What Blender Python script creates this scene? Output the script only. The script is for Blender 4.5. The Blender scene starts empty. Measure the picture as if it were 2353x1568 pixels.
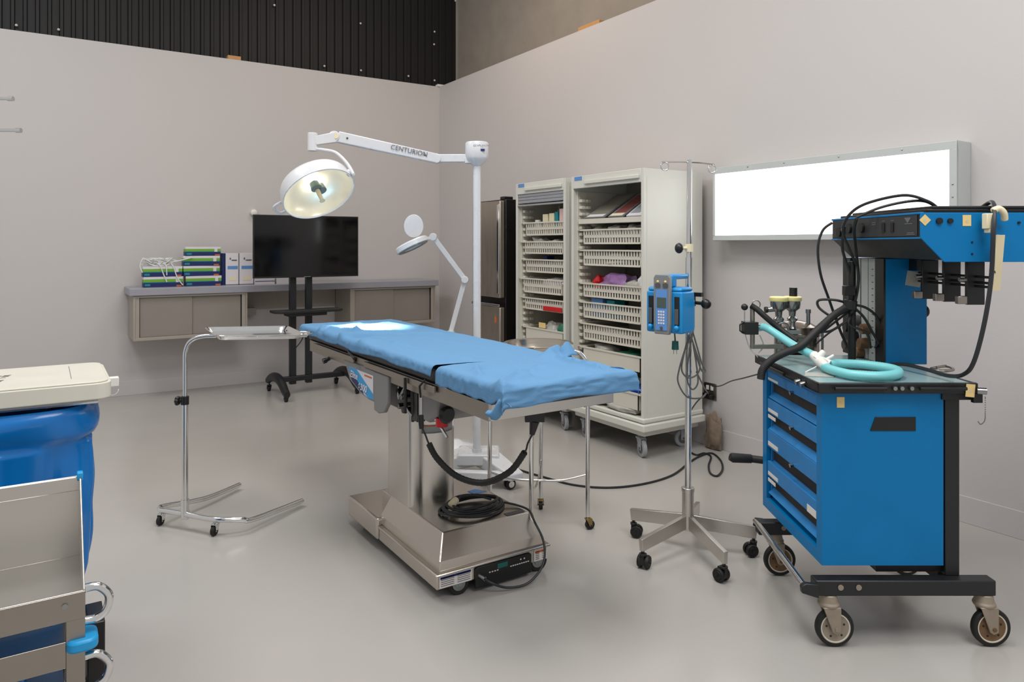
import bpy, bmesh, math, random
from math import radians as R, sin, cos, pi
from mathutils import Vector as V, Matrix, noise
random.seed(7)
SC = bpy.context.scene
COL = SC.collection
# ---------------------------------------------------------------- camera model
F, CX, HY, H = 1662.0, 1176.0, 563.0, 1.565
YAW = math.atan2(.544, .839)
CAM = Matrix.Rotation(-YAW, 4, 'Z')          # frame turned like the blue cart: x to its side, y away
IDM = Matrix.Identity(4)
def W(X, d, z=0): return CAM @ V((X, d, z))
def at(px, py, d): return W((px-CX)/F*d, d, H-(py-HY)/F*d)
def atz(px, py, z=0):
    d = (H-z)*F/(py-HY); return W((px-CX)/F*d, d, z)
def cm(px, py, d): return V(((px-CX)/F*d, d, H-(py-HY)/F*d))

# ---------------------------------------------------------------- materials
def lin(c): return tuple(((x/255)/12.92 if x/255 <= .04045 else ((x/255+.055)/1.055)**2.4) for x in c)
MATS = {}
def mat(name, rgb, rough=.5, metal=0, var=.06, scale=8, bump=0, bscale=60, rvar=.08, coat=0, aniso=None, emit=None, alpha=1, spec=.5, trans=0):
    if name in MATS: return MATS[name]
    m = bpy.data.materials.new(name); m.use_nodes = True
    nt = m.node_tree; N = nt.nodes; Lk = nt.links
    p = N['Principled BSDF']; c = lin(rgb)
    tc = N.new('ShaderNodeTexCoord'); mp = N.new('ShaderNodeMapping'); Lk.new(tc.outputs['Object'], mp.inputs[0])
    if aniso: mp.inputs['Scale'].default_value = aniso
    nz = N.new('ShaderNodeTexNoise'); nz.inputs['Scale'].default_value = scale; nz.inputs['Detail'].default_value = 4
    Lk.new(mp.outputs[0], nz.inputs['Vector'])
    mx = N.new('ShaderNodeMix'); mx.data_type = 'RGBA'
    mx.inputs[6].default_value = (*[x*(1-var*1.6) for x in c], 1); mx.inputs[7].default_value = (*[min(1, x*(1+var*1.6)) for x in c], 1)
    Lk.new(nz.outputs[0], mx.inputs[0]); Lk.new(mx.outputs[2], p.inputs['Base Color'])
    mr = N.new('ShaderNodeMapRange'); mr.inputs[3].default_value = max(0.02, rough-rvar); mr.inputs[4].default_value = min(1, rough+rvar)
    Lk.new(nz.outputs[0], mr.inputs[0]); Lk.new(mr.outputs[0], p.inputs['Roughness'])
    p.inputs['Metallic'].default_value = metal
    p.inputs['Specular IOR Level'].default_value = spec
    if coat: p.inputs['Coat Weight'].default_value = coat; p.inputs['Coat Roughness'].default_value = .1
    if bump:
        nb = N.new('ShaderNodeTexNoise'); nb.inputs['Scale'].default_value = bscale; Lk.new(mp.outputs[0], nb.inputs['Vector'])
        b = N.new('ShaderNodeBump'); b.inputs['Strength'].default_value = bump; b.inputs['Distance'].default_value = .01
        Lk.new(nb.outputs[0], b.inputs['Height']); Lk.new(b.outputs[0], p.inputs['Normal'])
    if emit: p.inputs['Emission Color'].default_value = (*lin(emit[0]), 1); p.inputs['Emission Strength'].default_value = emit[1]
    if alpha < 1: p.inputs['Alpha'].default_value = alpha
    if trans: p.inputs['Transmission Weight'].default_value = trans
    MATS[name] = m; return m

wall_m = mat('wall_paint', (194, 189, 187), .65, var=.012, scale=1.2, bump=.04, bscale=90)
base_m = mat('baseboard_vinyl', (200, 192, 186), .5, var=.02)
floor_m = mat('epoxy_floor', (170, 166, 161), .2, var=.035, scale=1.6, rvar=.06, bump=.012, bscale=25, spec=.5)
blk_m = mat('black_siding', (15, 12, 11), .6, var=.5, scale=3, aniso=(6, 6, .3))
conc_m = mat('concrete_block', (150, 141, 130), .85, var=.1, scale=5, bump=.1, bscale=40)
wood_m = mat('raw_wood', (190, 140, 90), .6, var=.15, aniso=(2, 20, 20))
white_m = mat('white_enamel', (210, 211, 214), .28, var=.01)
whitep_m = mat('white_plastic', (224, 222, 216), .4, var=.02)
cream_m = mat('cream_plastic', (208, 205, 192), .35, var=.03)
chrome_m = mat('chrome', (225, 225, 225), .12, 1, var=.03, rvar=.04)
steel_m = mat('brushed_steel', (206, 202, 196), .3, 1, var=.02, scale=4, rvar=.03)
steelb_m = mat('brushed_steel_cover', (204, 197, 188), .26, 1, var=.02, scale=4, rvar=.03)
steeld_m = mat('steel_rail', (160, 153, 144), .36, 1, var=.03, scale=6, rvar=.03)
grey_m = mat('grey_plastic', (124, 124, 124), .45, var=.04)
dgrey_m = mat('dark_grey_plastic', (78, 78, 78), .45, var=.05)
black_m = mat('black_plastic', (20, 20, 21), .38, var=.15)
blackp_m = mat('black_powder_coat', (24, 25, 27), .45, var=.15, bump=.05, bscale=300)
rub_m = mat('black_rubber', (18, 18, 18), .6, var=.15)
blue_m = mat('blue_enamel', (0, 113, 172), .42, var=.08, scale=5, bump=.02, bscale=20, spec=.25)
bluel_m = mat('blue_enamel_scuffed', (40, 122, 184), .45, var=.14, scale=14, spec=.3)
pump_m = mat('pump_blue', (16, 134, 198), .35, var=.03)
sheet_m = mat('blue_drape_paper', (94, 140, 180), .75, var=.02, scale=30, bump=.15, bscale=220, spec=.25)
pad_m = mat('black_vinyl_pad', (22, 24, 32), .4, var=.1)
bag_m = mat('blue_bag_film', (0, 112, 190), .25, var=.1, scale=4, coat=.3, spec=.4)
counter_m = mat('grey_laminate', (150, 150, 158), .4, var=.03)
cab_m = mat('taupe_cabinet', (158, 150, 140), .5, var=.03)
door_m = mat('taupe_door', (138, 131, 123), .45, var=.02)
cart_m = mat('beige_cart_shell', (206, 205, 196), .4, var=.02)
carti_m = mat('beige_cart_inside_shaded', (134, 130, 114), .5, var=.05)  # cabinet's inner shade is put into this darker beige
bask_m = mat('beige_basket', (204, 199, 186), .45, var=.03)
caster_m = mat('grey_caster', (150, 152, 156), .4, var=.04)
teal_m = mat('teal_hose', (118, 196, 200), .4, var=.05, spec=.5)
tray_m = mat('teal_grey_worktop', (132, 158, 160), .25, var=.04)
tan_m = mat('tan_cast_metal', (150, 138, 122), .5, .3, var=.12, scale=30)
rust_m = mat('rusty_hub', (120, 92, 66), .6, .4, var=.35, scale=25)
yel_m = mat('yellow_sticker', (226, 196, 130), .6, var=.05)
tape_m = mat('cream_tape', (205, 192, 158), .6, var=.08)
green_m = mat('green_print', (112, 168, 40), .5, var=.05)
navy_m = mat('navy_print', (8, 30, 92), .5, var=.05)
paper_m = mat('white_card', (214, 210, 214), .6, var=.02)
lbl_m = mat('label_paper', (218, 212, 206), .6, var=.03)
red_m = mat('red_plastic', (190, 24, 30), .4, var=.05)
orange_m = mat('orange_print', (196, 96, 48), .5, var=.05)
lblue_m = mat('light_blue_print', (90, 140, 200), .5, var=.06)
cyan_m = mat('cyan_rubber', (24, 150, 210), .4, var=.04)
purple_m = mat('purple_film', (150, 110, 160), .3, var=.25, scale=30)
gplug_m = mat('green_plug', (22, 92, 84), .4, var=.05)
screen_m = mat('tv_glass', (6, 6, 7), .08, var=.1, spec=.5)
ink_m = mat('grey_ink', (96, 96, 104), .6, var=.02)
inkd_m = mat('dark_ink', (70, 68, 62), .6, var=.02)
lcd_m = mat('lcd', (70, 84, 76), .2, var=.03)
glow_m = mat('light_panel_glow', (255, 255, 255), .5, emit=((252, 254, 255), 1.7))
frame_m = mat('lightbox_frame', (186, 190, 188), .45, var=.02)
stain_m = mat('fridge_steel', (176, 166, 154), .34, .85, var=.08, scale=3, aniso=(1, 8, 1))
cable_m = mat('black_cable', (28, 30, 32), .45, var=.1)
gcable_m = mat('grey_cable', (92, 92, 90), .5, var=.05)
clear_m = mat('clear_tubing', (214, 216, 214), .25, var=.02)
bulb_m = mat('halogen_glow', (255, 250, 230), .3, emit=((255, 246, 224), 45))
refl_m = mat('lamp_reflector', (238, 232, 212), .25, .35, var=.06, scale=5, rvar=.06)
lens_m = mat('lamp_lens_grey', (120, 138, 134), .2, .3)
brown_m = mat('brown_packet_and_shadow', (128, 112, 96), .8, var=.2, scale=20, bump=.4, bscale=40)
tealbox_m = mat('teal_card', (20, 130, 140), .5)
ycard_m = mat('cream_card', (226, 214, 180), .6, var=.04)
pink_m = mat('pink_card', (224, 190, 186), .6, var=.06)
bookr_m = mat('red_brown_print', (128, 66, 62), .5, var=.15, scale=20)
film_m = mat('clear_film_packs', (170, 168, 160), .3, var=.2, scale=25)
grnfilm_m = mat('green_film', (40, 120, 90), .35, var=.2, scale=20)
brass_m = mat('brass_caster', (150, 130, 84), .3, .9)
gold_m = mat('pale_yellow_plastic', (226, 216, 150), .4, var=.06)
nickel_m = mat('nickel_valve', (158, 160, 158), .25, 1, var=.1, scale=30)

# ---------------------------------------------------------------- mesh builder
def cat(pts, k=8, closed=False):
    P = [V(p) for p in pts]; n = len(P); out = []
    seg = n if closed else n-1
    for i in range(seg):
        if closed: a, b, c, d = P[(i-1) % n], P[i], P[(i+1) % n], P[(i+2) % n]
        else: a, b, c, d = P[max(i-1, 0)], P[i], P[i+1], P[min(i+2, n-1)]
        for j in range(k):
            t = j/k
            out.append(.5*((2*b)+(c-a)*t+(2*a-5*b+4*c-d)*t*t+(3*b-a-3*c+d)*t**3))
    if not closed: out.append(P[-1])
    return out
class B:
    def __init__(s, T=IDM): s.bm = bmesh.new(); s.T = T
    def v(s, p): return s.bm.verts.new(s.T @ V(p))
    def f(s, vs, m=0):
        try: fc = s.bm.faces.new(vs); fc.material_index = m; return fc
        except ValueError: return None
    def box(s, x0, x1, y0, y1, z0, z1, m=0, M=None):
        x0, x1 = sorted((x0, x1)); y0, y1 = sorted((y0, y1)); z0, z1 = sorted((z0, z1))
        ps = [V(p) for p in ((x0, y0, z0), (x1, y0, z0), (x1, y1, z0), (x0, y1, z0), (x0, y0, z1), (x1, y0, z1), (x1, y1, z1), (x0, y1, z1))]
        if M: ps = [M @ p for p in ps]
        q = [s.v(p) for p in ps]
        for a in ((3, 2, 1, 0), (4, 5, 6, 7), (0, 1, 5, 4), (1, 2, 6, 5), (2, 3, 7, 6), (3, 0, 4, 7)): s.f([q[i] for i in a], m)
        return s
    def cbox(s, c, sx, sy, sz, m=0, M=None, rz=0):
        T = Matrix.Translation(V(c)) @ (Matrix.Rotation(rz, 4, 'Z') if M is None else M)
        return s.box(-sx/2, sx/2, -sy/2, sy/2, -sz/2, sz/2, m, T)
    def frustum(s, r0, z0, r1, z1, m=0):      # r=(x0,x1,y0,y1)
        q = [s.v(p) for p in ((r0[0], r0[2], z0), (r0[1], r0[2], z0), (r0[1], r0[3], z0), (r0[0], r0[3], z0), (r1[0], r1[2], z1), (r1[1], r1[2], z1), (r1[1], r1[3], z1), (r1[0], r1[3], z1))]
        for a in ((3, 2, 1, 0), (4, 5, 6, 7), (0, 1, 5, 4), (1, 2, 6, 5), (2, 3, 7, 6), (3, 0, 4, 7)): s.f([q[i] for i in a], m)
        return s
    def tube(s, pts, r, n=12, m=0, closed=False, cap=True, flat=1):
        P = [V(p) for p in pts]; N = len(P)
        rs = r if isinstance(r, (list, tuple)) else [r]*N
        up = None; rings = []
        for i in range(N):
            if closed: t = P[(i+1) % N]-P[i-1]
            else: t = P[min(i+1, N-1)]-P[max(i-1, 0)]
            if t.length < 1e-9: t = V((0, 0, 1))
            t.normalize()
            if up is None:
                a = V((0, 0, 1)) if abs(t.z) < .9 else V((1, 0, 0)); up = (a-t*a.dot(t)).normalized()
            else:
                up = up-t*up.dot(t)
                up = up.normalized() if up.length > 1e-6 else t.orthogonal().normalized()
            sd = t.cross(up)
            rings.append([s.v(P[i]+(up*cos(2*pi*j/n)*flat+sd*sin(2*pi*j/n))*rs[i]) for j in range(n)])
        for i in range(N if closed else N-1):
            a, b = rings[i], rings[(i+1) % N]
            for j in range(n): s.f([a[j], a[(j+1) % n], b[(j+1) % n], b[j]], m)
        if cap and not closed: s.f(rings[0][::-1], m); s.f(rings[-1], m)
        return s
    def cyl(s, a, b, r, r2=None, n=24, m=0):
        return s.tube([a, b], [r, r if r2 is None else r2], n, m)
    def lathe(s, prof, c=(0, 0, 0), n=32, m=0, M=None):     # prof (r,z) ; M orients z axis
        T = Matrix.Translation(V(c)) @ (M if M else IDM); rings = []
        for r, z in prof:
            rings.append([s.v(T @ V((max(r, 1e-5)*cos(2*pi*j/n), max(r, 1e-5)*sin(2*pi*j/n), z))) for j in range(n)])
        for a, b in zip(rings, rings[1:]):
            for j in range(n): s.f([a[j], a[(j+1) % n], b[(j+1) % n], b[j]], m)
        return s
    def prism(s, poly, ax, a, b, m=0, M=None):   # poly 2D in the plane across axis ax
        def P(p, t):
            q = {'x': (t, p[0], p[1]), 'y': (p[0], t, p[1]), 'z': (p[0], p[1], t)}[ax]
            return M @ V(q) if M else V(q)
        A = [s.v(P(p, a)) for p in poly]; Bq = [s.v(P(p, b)) for p in poly]; n = len(poly)
        s.f(A[::-1], m); s.f(Bq, m)
        for i in range(n): s.f([A[i], A[(i+1) % n], Bq[(i+1) % n], Bq[i]], m)
        return s
    def ball(s, c, r, m=0, sc=(1, 1, 1), n=16):
        k = n//2
        return s.lathe([(r*sin(pi*i/k), -r*cos(pi*i/k)) for i in range(k+1)], c, n, m, Matrix.Diagonal((*sc, 1)))
    def torus(s, c, Rr, r, M=None, n=32, k=10, m=0, a0=0, a1=2*pi):
        full = abs(a1-a0-2*pi) < 1e-4; cnt = n if full else n+1
        T = Matrix.Translation(V(c)) @ (M if M else IDM)
        return s.tube([T @ V((Rr*cos(a0+(a1-a0)*i/n), Rr*sin(a0+(a1-a0)*i/n), 0)) for i in range(cnt)], r, k, m, closed=full)
    def quad(s, a, b, c, d, m=0): s.f([s.v(p) for p in (a, b, c, d)], m); return s
    def grid(s, fn, nu, nv, m=0):
        g = [[s.v(fn(i/nu, j/nv)) for j in range(nv+1)] for i in range(nu+1)]
        for i in range(nu):
            for j in range(nv): s.f([g[i][j], g[i+1][j], g[i+1][j+1], g[i][j+1]], m)
        return s
WM = {}
def props(o, label=None, cat_=None, group=None, kind=None):
    if label: o['label'] = label
    if cat_: o['category'] = cat_
    if group: o['group'] = group
    if kind: o['kind'] = kind
def build(b, name, mats, parent=None, bevel=0, ang=38, label=None, cat_=None, group=None, kind=None, solid=0, seg=2, sub=0, split=False):
    bm = b.bm
    bmesh.ops.remove_doubles(bm, verts=bm.verts, dist=1e-6)
    if split:
        bm.verts.ensure_lookup_table(); bm.verts.index_update(); seen = set(); out = None
        for v0 in bm.verts:
            if v0.index in seen: continue
            st = [v0]; seen.add(v0.index); isl = []
            while st:
                q = st.pop(); isl.append(q)
                for e in q.link_edges:
                    w_ = e.other_vert(q)
                    if w_.index not in seen: seen.add(w_.index); st.append(w_)
            nb = B(); mp = {q.index: nb.bm.verts.new(q.co) for q in isl}
            for f_ in {f_ for q in isl for f_ in q.link_faces}:
                nf = nb.bm.faces.new([mp[q.index] for q in f_.verts]); nf.material_index = f_.material_index
            o_ = build(nb, name, mats, parent, bevel, ang, label, cat_, group, kind, solid, seg, sub)
            out = out or o_
        bm.free(); return out
    bmesh.ops.recalc_face_normals(bm, faces=bm.faces)
    if parent is not None: M = WM[parent.name]; bm.transform(M.inverted())
    else:
        xs = [v.co for v in bm.verts]
        lo = V((min(p.x for p in xs), min(p.y for p in xs), min(p.z for p in xs))); hi = V((max(p.x for p in xs), max(p.y for p in xs), max(p.z for p in xs)))
        c = V(((lo.x+hi.x)/2, (lo.y+hi.y)/2, lo.z)); M = Matrix.Translation(c); bm.transform(M.inverted())
    me = bpy.data.meshes.new(name); bm.to_mesh(me); bm.free()
    for p in me.polygons: p.use_smooth = True
    me.set_sharp_from_angle(angle=R(ang))
    for m in (mats if isinstance(mats, (list, tuple)) else [mats]): me.materials.append(m)
    o = bpy.data.objects.new(name, me); COL.objects.link(o)
    if parent is not None: o.parent = parent
    else: o.location = M.translation
    WM[o.name] = M
    if sub:
        md = o.modifiers.new('sub', 'SUBSURF'); md.levels = sub; md.render_levels = sub
    if solid:
        md = o.modifiers.new('solid', 'SOLIDIFY'); md.thickness = solid; md.offset = 0
    if bevel:
        md = o.modifiers.new('bevel', 'BEVEL'); md.width = bevel; md.segments = seg; md.limit_method = 'ANGLE'; md.angle_limit = R(40)
    props(o, label, cat_, group, kind)
    return o
def thing(name, label, cat_, loc, rz=0, group=None, kind=None):
    o = bpy.data.objects.new(name, None); COL.objects.link(o); o.location = loc; o.rotation_euler = (0, 0, rz)
    o.empty_display_size = .1
    WM[o.name] = Matrix.Translation(V(loc)) @ Matrix.Rotation(rz, 4, 'Z')
    props(o, label, cat_, group, kind); return o
def text(body, size, org, right, up, m, parent, name='lettering', shear=0, bold=0, align='LEFT', sx=1, label=None):
    cu = bpy.data.curves.new('t', 'FONT'); cu.body = body; cu.size = size; cu.extrude = .0004; cu.shear = shear; cu.align_x = align; cu.offset = bold
    t = bpy.data.objects.new('t', cu); COL.objects.link(t)
    me = bpy.data.meshes.new_from_object(t.evaluated_get(bpy.context.evaluated_depsgraph_get()))
    bpy.data.objects.remove(t); bpy.data.curves.remove(cu)
    x = V(right).normalized(); y = V(up); y = (y-x*y.dot(x)).normalized(); z = x.cross(y)
    M = Matrix((x*sx, y, z)).transposed().to_4x4(); M.translation = V(org)
    me.transform((WM[parent.name].inverted() if parent else IDM) @ M)
    me.name = name; me.materials.append(m)
    o = bpy.data.objects.new(name, me); COL.objects.link(o)
    if parent: o.parent = parent; WM[o.name] = WM[parent.name]
    if label: o['label'] = label
    return o
ROTX = Matrix.Rotation(pi/2, 4, 'X'); ROTY = Matrix.Rotation(pi/2, 4, 'Y')
def axm(d):   # matrix turning z to direction d
    return V((0, 0, 1)).rotation_difference(V(d).normalized()).to_matrix().to_4x4()

def caster(root, x, y, zt, r, w, ang, mw, mf, hub=None, T=IDM, twin=False, off=.25, name='caster', stem=.008):
    """swivel caster: stem from zt down to a fork, wheel of radius r on the floor"""
    dx, dy = cos(ang), sin(ang); A = V((-dy, dx, 0)); c = V((x+dx*r*off*2, y+dy*r*off*2, r))
    b = B(T); b.cyl((x, y, zt), (x, y, 2*r-.002), stem, n=12); b.cyl((x, y, 2*r+.012), (x, y, 2*r+.002), r*.55, n=20)
    M = Matrix.Translation((c.x, c.y, 0)) @ Matrix.Rotation(ang, 4, 'Z')
    if twin:
        b.box(-r*.9, r*.5, -w*.16, w*.16, r*.7, r*2.08, 0, M)
    else:
        for sgn in (-1, 1):
            b.prism([(-r*.95, 2*r+.006), (r*.35, 2*r+.006), (r*.28, r*.8), (-r*.28, r*.8)], 'y', sgn*(w/2+.003), sgn*(w/2+.007), 0, M)
        b.box(-r*.95, r*.35, -w/2-.007, w/2+.007, 2*r+.003, 2*r+.008, 0, M)
    cs = build(b, name, mf, root, bevel=.0012)
    b = B(T)
    MW = Matrix.Rotation(ang, 4, 'Z') @ ROTX
    parts = [(-w/2, -w*.14), (w*.14, w/2)] if twin else [(-w/2, w/2)]
    for a, z in parts:
        b.lathe([(0, a), (r*.62, a), (r*.66, a+.002), (r*.9, a), (r, a+w*.12), (r, z-w*.12), (r*.9, z), (r*.66, z-.002), (r*.62, z), (0, z)], c, 28, 0, MW)
        if hub: b.lathe([(0, a-.0015), (r*.6, a-.0015), (r*.6, a), ], c, 24, 1, MW); b.lathe([(0, z+.0015), (r*.6, z+.0015), (r*.6, z)], c, 24, 1, MW)
    b.cyl(c-A*(w/2+.009), c+A*(w/2+.009), r*.14, n=10, m=1 if hub else 0)
    build(b, 'wheel', [mw, hub] if hub else mw, cs)
    return cs

UR, VB, WH = 4.36, 8.48, 3.64      # right wall plane, back wall plane, wall height
# ================================================================ SETTING
b = B(); b.box(-3.2, 4.9, -1.2, 8.9, -.12, 0); build(b, 'floor', floor_m, kind='structure')
b = B(); b.box(-3.2, UR+.12, VB, VB+.12, 0, WH); build(b, 'wall_back', wall_m, kind='structure')
b = B(); b.box(UR, UR+.12, -1.2, VB, 0, WH); build(b, 'wall_right', wall_m, kind='structure')
b = B(); b.box(-3.2, UR-.008, VB-.008, VB, 0, .15); build(b, 'baseboard_back', wall_m, bevel=.002, kind='structure')
b = B(); b.box(UR-.008, UR, -1.2, VB, 0, .15); build(b, 'baseboard_right', wall_m, bevel=.002, kind='structure')
# corrugated black siding above and behind the back wall
b = B(); n = 230; x0, x1 = -3.2, 4.78
prof = []
for i in range(n*4+1):
    t = i/(n*4); ph = (i % 12)/12
    prof.append((x0+(x1-x0)*t, 8.80-.022*(1 if .1 < ph < .45 else 0)))
for (xa, ya), (xb, yb) in zip(prof, prof[1:]): b.quad((xa, ya, 3.2), (xb, yb, 3.2), (xb, yb, 5.6), (xa, ya, 5.6))
sid = build(b, 'wall_upper_siding', blk_m, kind='structure', ang=20)
b = B()
for px, py in ((630, 12), (828, 54), (998, 73), (997, 102), (745, 152), (829, 162), (938, 175), (998, 185), (1046, 2), (37, 58), (134, 68)):
    t = (px-CX)/F; d = 8.768/(.839-t*.544); p = at(px, py, d); b.ball((p.x, 8.768, p.z), .014, n=8)
build(b, 'rivet_row', lbl_m, sid, kind='stuff', label='pale rivet heads of the black siding')
b = B(); b.box(4.80, 4.92, -1.2, 8.9, 3.2, 5.6); build(b, 'wall_upper_block', conc_m, kind='structure')
# bits of lumber on top of the wall
for px, py, nm in ((536, 124, 'back'), (1358, 62, 'right')):
    b = B()
    if nm == 'back': p = V((1.80, VB+.06, WH)); b.box(p.x-.07, p.x+.07, p.y-.05, p.y+.04, p.z, p.z+.045)
    else: p = V((UR+.06, 5.40, WH)); b.box(p.x-.05, p.x+.04, p.y-.16, p.y+.16, p.z, p.z+.04)
    build(b, 'wood_block', wood_m, bevel=.003, label='small raw wood block lying on top of the %s wall' % ('back white' if nm == 'back' else 'right-hand white'), cat_='wood block')
b = B(); b.prism([(-.04, -.05), (.1, -.05), (.1, .02), (.03, .05), (-.04, .02)], 'z', WH, WH+.03, 0, Matrix.Translation((UR+.01, VB+.03, 0)))
build(b, 'corner_cap', whitep_m, bevel=.004, label='white cap lying on top of the corner where the two white walls meet', cat_='cap')
# ================================================================ WALL COUNTER
t = thing('countertop', 'long grey laminate worktop fixed to the back white wall', 'countertop', (2.38, 8.2, 1.07))
b = B(); b.box(.706, 4.07, 7.93, VB-.01, 1.065, 1.135); build(b, 'worktop', counter_m, t, bevel=.004)
b = B(); b.box(1.82, 2.945, VB-.03, VB-.01, .84, 1.064); build(b, 'back_panel', cab_m, t, bevel=.002)
b = B(); b.box(1.85, 2.0, VB-.14, VB-.032, .78, .86); build(b, 'cable_box', cab_m, t, bevel=.002)
def wallcab(u0, u1, lab):
    t = thing('wall_cabinet', lab, 'cabinet', ((u0+u1)/2, 8.2, .62))
    b = B(); v0, v1, z0, z1, k = 7.95, VB-.01, .62, 1.063, .018
    b.box(u0, u0+k, v0, v1, z0, z1); b.box(u1-k, u1, v0, v1, z0, z1); b.box(u0+k, u1-k, v0, v1, z0, z0+.03); b.box(u0+k, u1-k, v0, v1, z1-.02, z1); b.box(u0+k, u1-k, v1-.012, v1, z0+.03, z1-.02)
    b.box(u0+k, u0+.055, v0+.006, v0+.02, z0+.03, z1-.02); b.box(u1-.055, u1-k, v0+.006, v0+.02, z0+.03, z1-.02)
    build(b, 'body', cab_m, t, bevel=.002)
    um = (u0+u1)/2-.01
    b = B(); b.box(u0+.06, um+.01, v0+.022, v0+.034, z0+.032, z1-.022); build(b, 'sliding_door', door_m, t, bevel=.0015)
    b = B(); b.box(um-.02, u1-.06, v0+.038, v0+.05, z0+.032, z1-.022); build(b, 'sliding_door', door_m, t, bevel=.0015)
wallcab(.74, 1.816, 'taupe cabinet with two sliding doors hung under the left end of the worktop')
wallcab(2.95, 4.036, 'taupe cabinet with two sliding doors hung under the right end of the worktop')
CT = 1.135
# printed glove boxes
def glovebox(u, v, z, w, h, lab, rz=0):
    T = Matrix.Translation((u, v, z)) @ Matrix.Rotation(rz, 4, 'Z'); d = .13
    b = B(T)
    for z0, z1, m in ((0, .42, 1), (.42, .5, 2), (.5, .76, 0), (.76, 1, 3)): b.box(-w/2, w/2, 0, d, h*z0+.0005, h*z1, m)
    o = build(b, 'glove_box', [green_m, navy_m, tealbox_m, paper_m], label=lab, cat_='box', group='green and blue glove boxes on the worktop')
    b = B(T); b.cbox((w*.36, -.0012, h*.62), .03, .002, h*.36); b.cbox((w*.40, -.0012, h*.1), .05, .002, h*.14, 1); b.cbox((-w*.4, -.0012, h*.22), .05, .002, h*.2, 2)
    build(b, 'print', [paper_m, orange_m, tealbox_m], o, split=True)
hb = .105
glovebox(1.03, 8.12, CT, .365, hb, 'green and blue glove box at the foot of the short left stack')
glovebox(1.025, 8.12, CT+hb, .365, hb, 'green and blue glove box topping the short left stack, under the white tubing')
glovebox(1.415, 8.12, CT, .35, hb, 'green and blue glove box at the bottom of the tall stack of four')
glovebox(1.395, 8.12, CT+hb, .355, hb, 'green and blue glove box second from bottom in the tall stack of four', R(.8))
glovebox(1.395, 8.12, CT+2*hb, .355, hb, 'green and blue glove box third from bottom in the tall stack of four', R(-1))
glovebox(1.41, 8.12, CT+3*hb, .345, hb-.01, 'green and blue glove box crowning the tall stack of four')
def whitebox(u, w, h, lab, small=False):
    b = B(); v = 8.14
    b.box(u, u+w, v, v+.2, CT, CT+h, 0); b.box(u-.0015, u, v, v+.2, CT, CT+h, 1); b.box(u, u+w, v-.0012, v, CT, CT+.008, 2); b.box(u+w-.004, u+w, v-.0012, v, CT, CT+h, 2)
    o = build(b, 'supply_carton', [paper_m, navy_m, ink_m], label=lab, cat_='box', group='white cartons with a blue stripe')
    b = B(); b.box(u+w*.15, u+w*.92, v-.002, v-.0008, CT+h*.5, CT+h*.6, 0); b.box(u+w*.45, u+w*.85, v-.002, v-.0008, CT+h*.76, CT+h*.8, 1); b.box(u+w*.3, u+w*.4, v-.002, v-.0008, CT+h*.8, CT+h*.86, 1); b.box(u+w*.25, u+w*.8, v-.002, v-.0008, CT+h*.14, CT+h*.26, 2)
    build(b, 'print', [lblue_m, ink_m, ycard_m], o, split=True)
whitebox(1.635, .135, .34, 'tall white carton with blue stripe, beside the tall glove box stack')
whitebox(1.775, .15, .34, 'tall white carton with blue stripe, partly hidden by the left edge of the television')
b = B(); b.box(1.60, 1.633, 8.15, 8.3, CT, CT+.34); build(b, 'file_box', navy_m, bevel=.002, label='narrow navy box between the tall glove box stack and white cartons', cat_='box')
b = B(); b.box(1.93, 2.14, 8.1, 8.3, CT, CT+.085, 0); b.box(1.93, 2.14, 8.098, 8.0995, CT+.03, CT+.036, 1); build(b, 'supply_carton', [paper_m, navy_m], label='low white carton lying under the left half of the television screen', cat_='box')
b = B(); b.box(2.16, 2.34, 8.1, 8.28, CT, CT+.07, 0); build(b, 'supply_carton', [paper_m, navy_m], label='low white carton behind the left upright of the television stand', cat_='box')
# tangle of white tubing
b = B(); rnd = random.Random(3)
for k in range(9):
    pts = []
    a = rnd.random()*6
    for i in range(9):
        a += rnd.uniform(.5, 1.1); rr = rnd.uniform(.05, .15)
        pts.append((1.0+rr*1.2*cos(a), 8.185+rr*.33*sin(a), CT+2*hb+.012+rnd.random()*.075))
    b.tube(cat(pts, 6), .005, 6)
for q in ([(.98, 8.14, CT+.24), (1.0, 8.112, CT+.215), (1.03, 8.108, CT+.13), (1.06, 8.10, CT+.05)], [(1.03, 8.14, CT+.24), (1.055, 8.112, CT+.215), (1.06, 8.108, CT+.12)], [(1.1, 8.14, CT+.24), (1.12, 8.112, CT+.21), (1.16, 8.106, CT+.09), (1.21, 8.10, CT+.015)], [(1.1, 8.13, CT+.25), (1.19, 8.106, CT+.27), (1.3, 8.106, CT+.3)], [(.92, 8.14, CT+.25), (.85, 8.14, CT+.29), (.82, 8.14, CT+.22), (.84, 8.13, CT+.15)]):
    b.tube(cat(q, 6), .006, 6)
build(b, 'tubing_bundle', clear_m, label='tangled white plastic tubing lying on the short stack of glove boxes', cat_='tubing')
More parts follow.
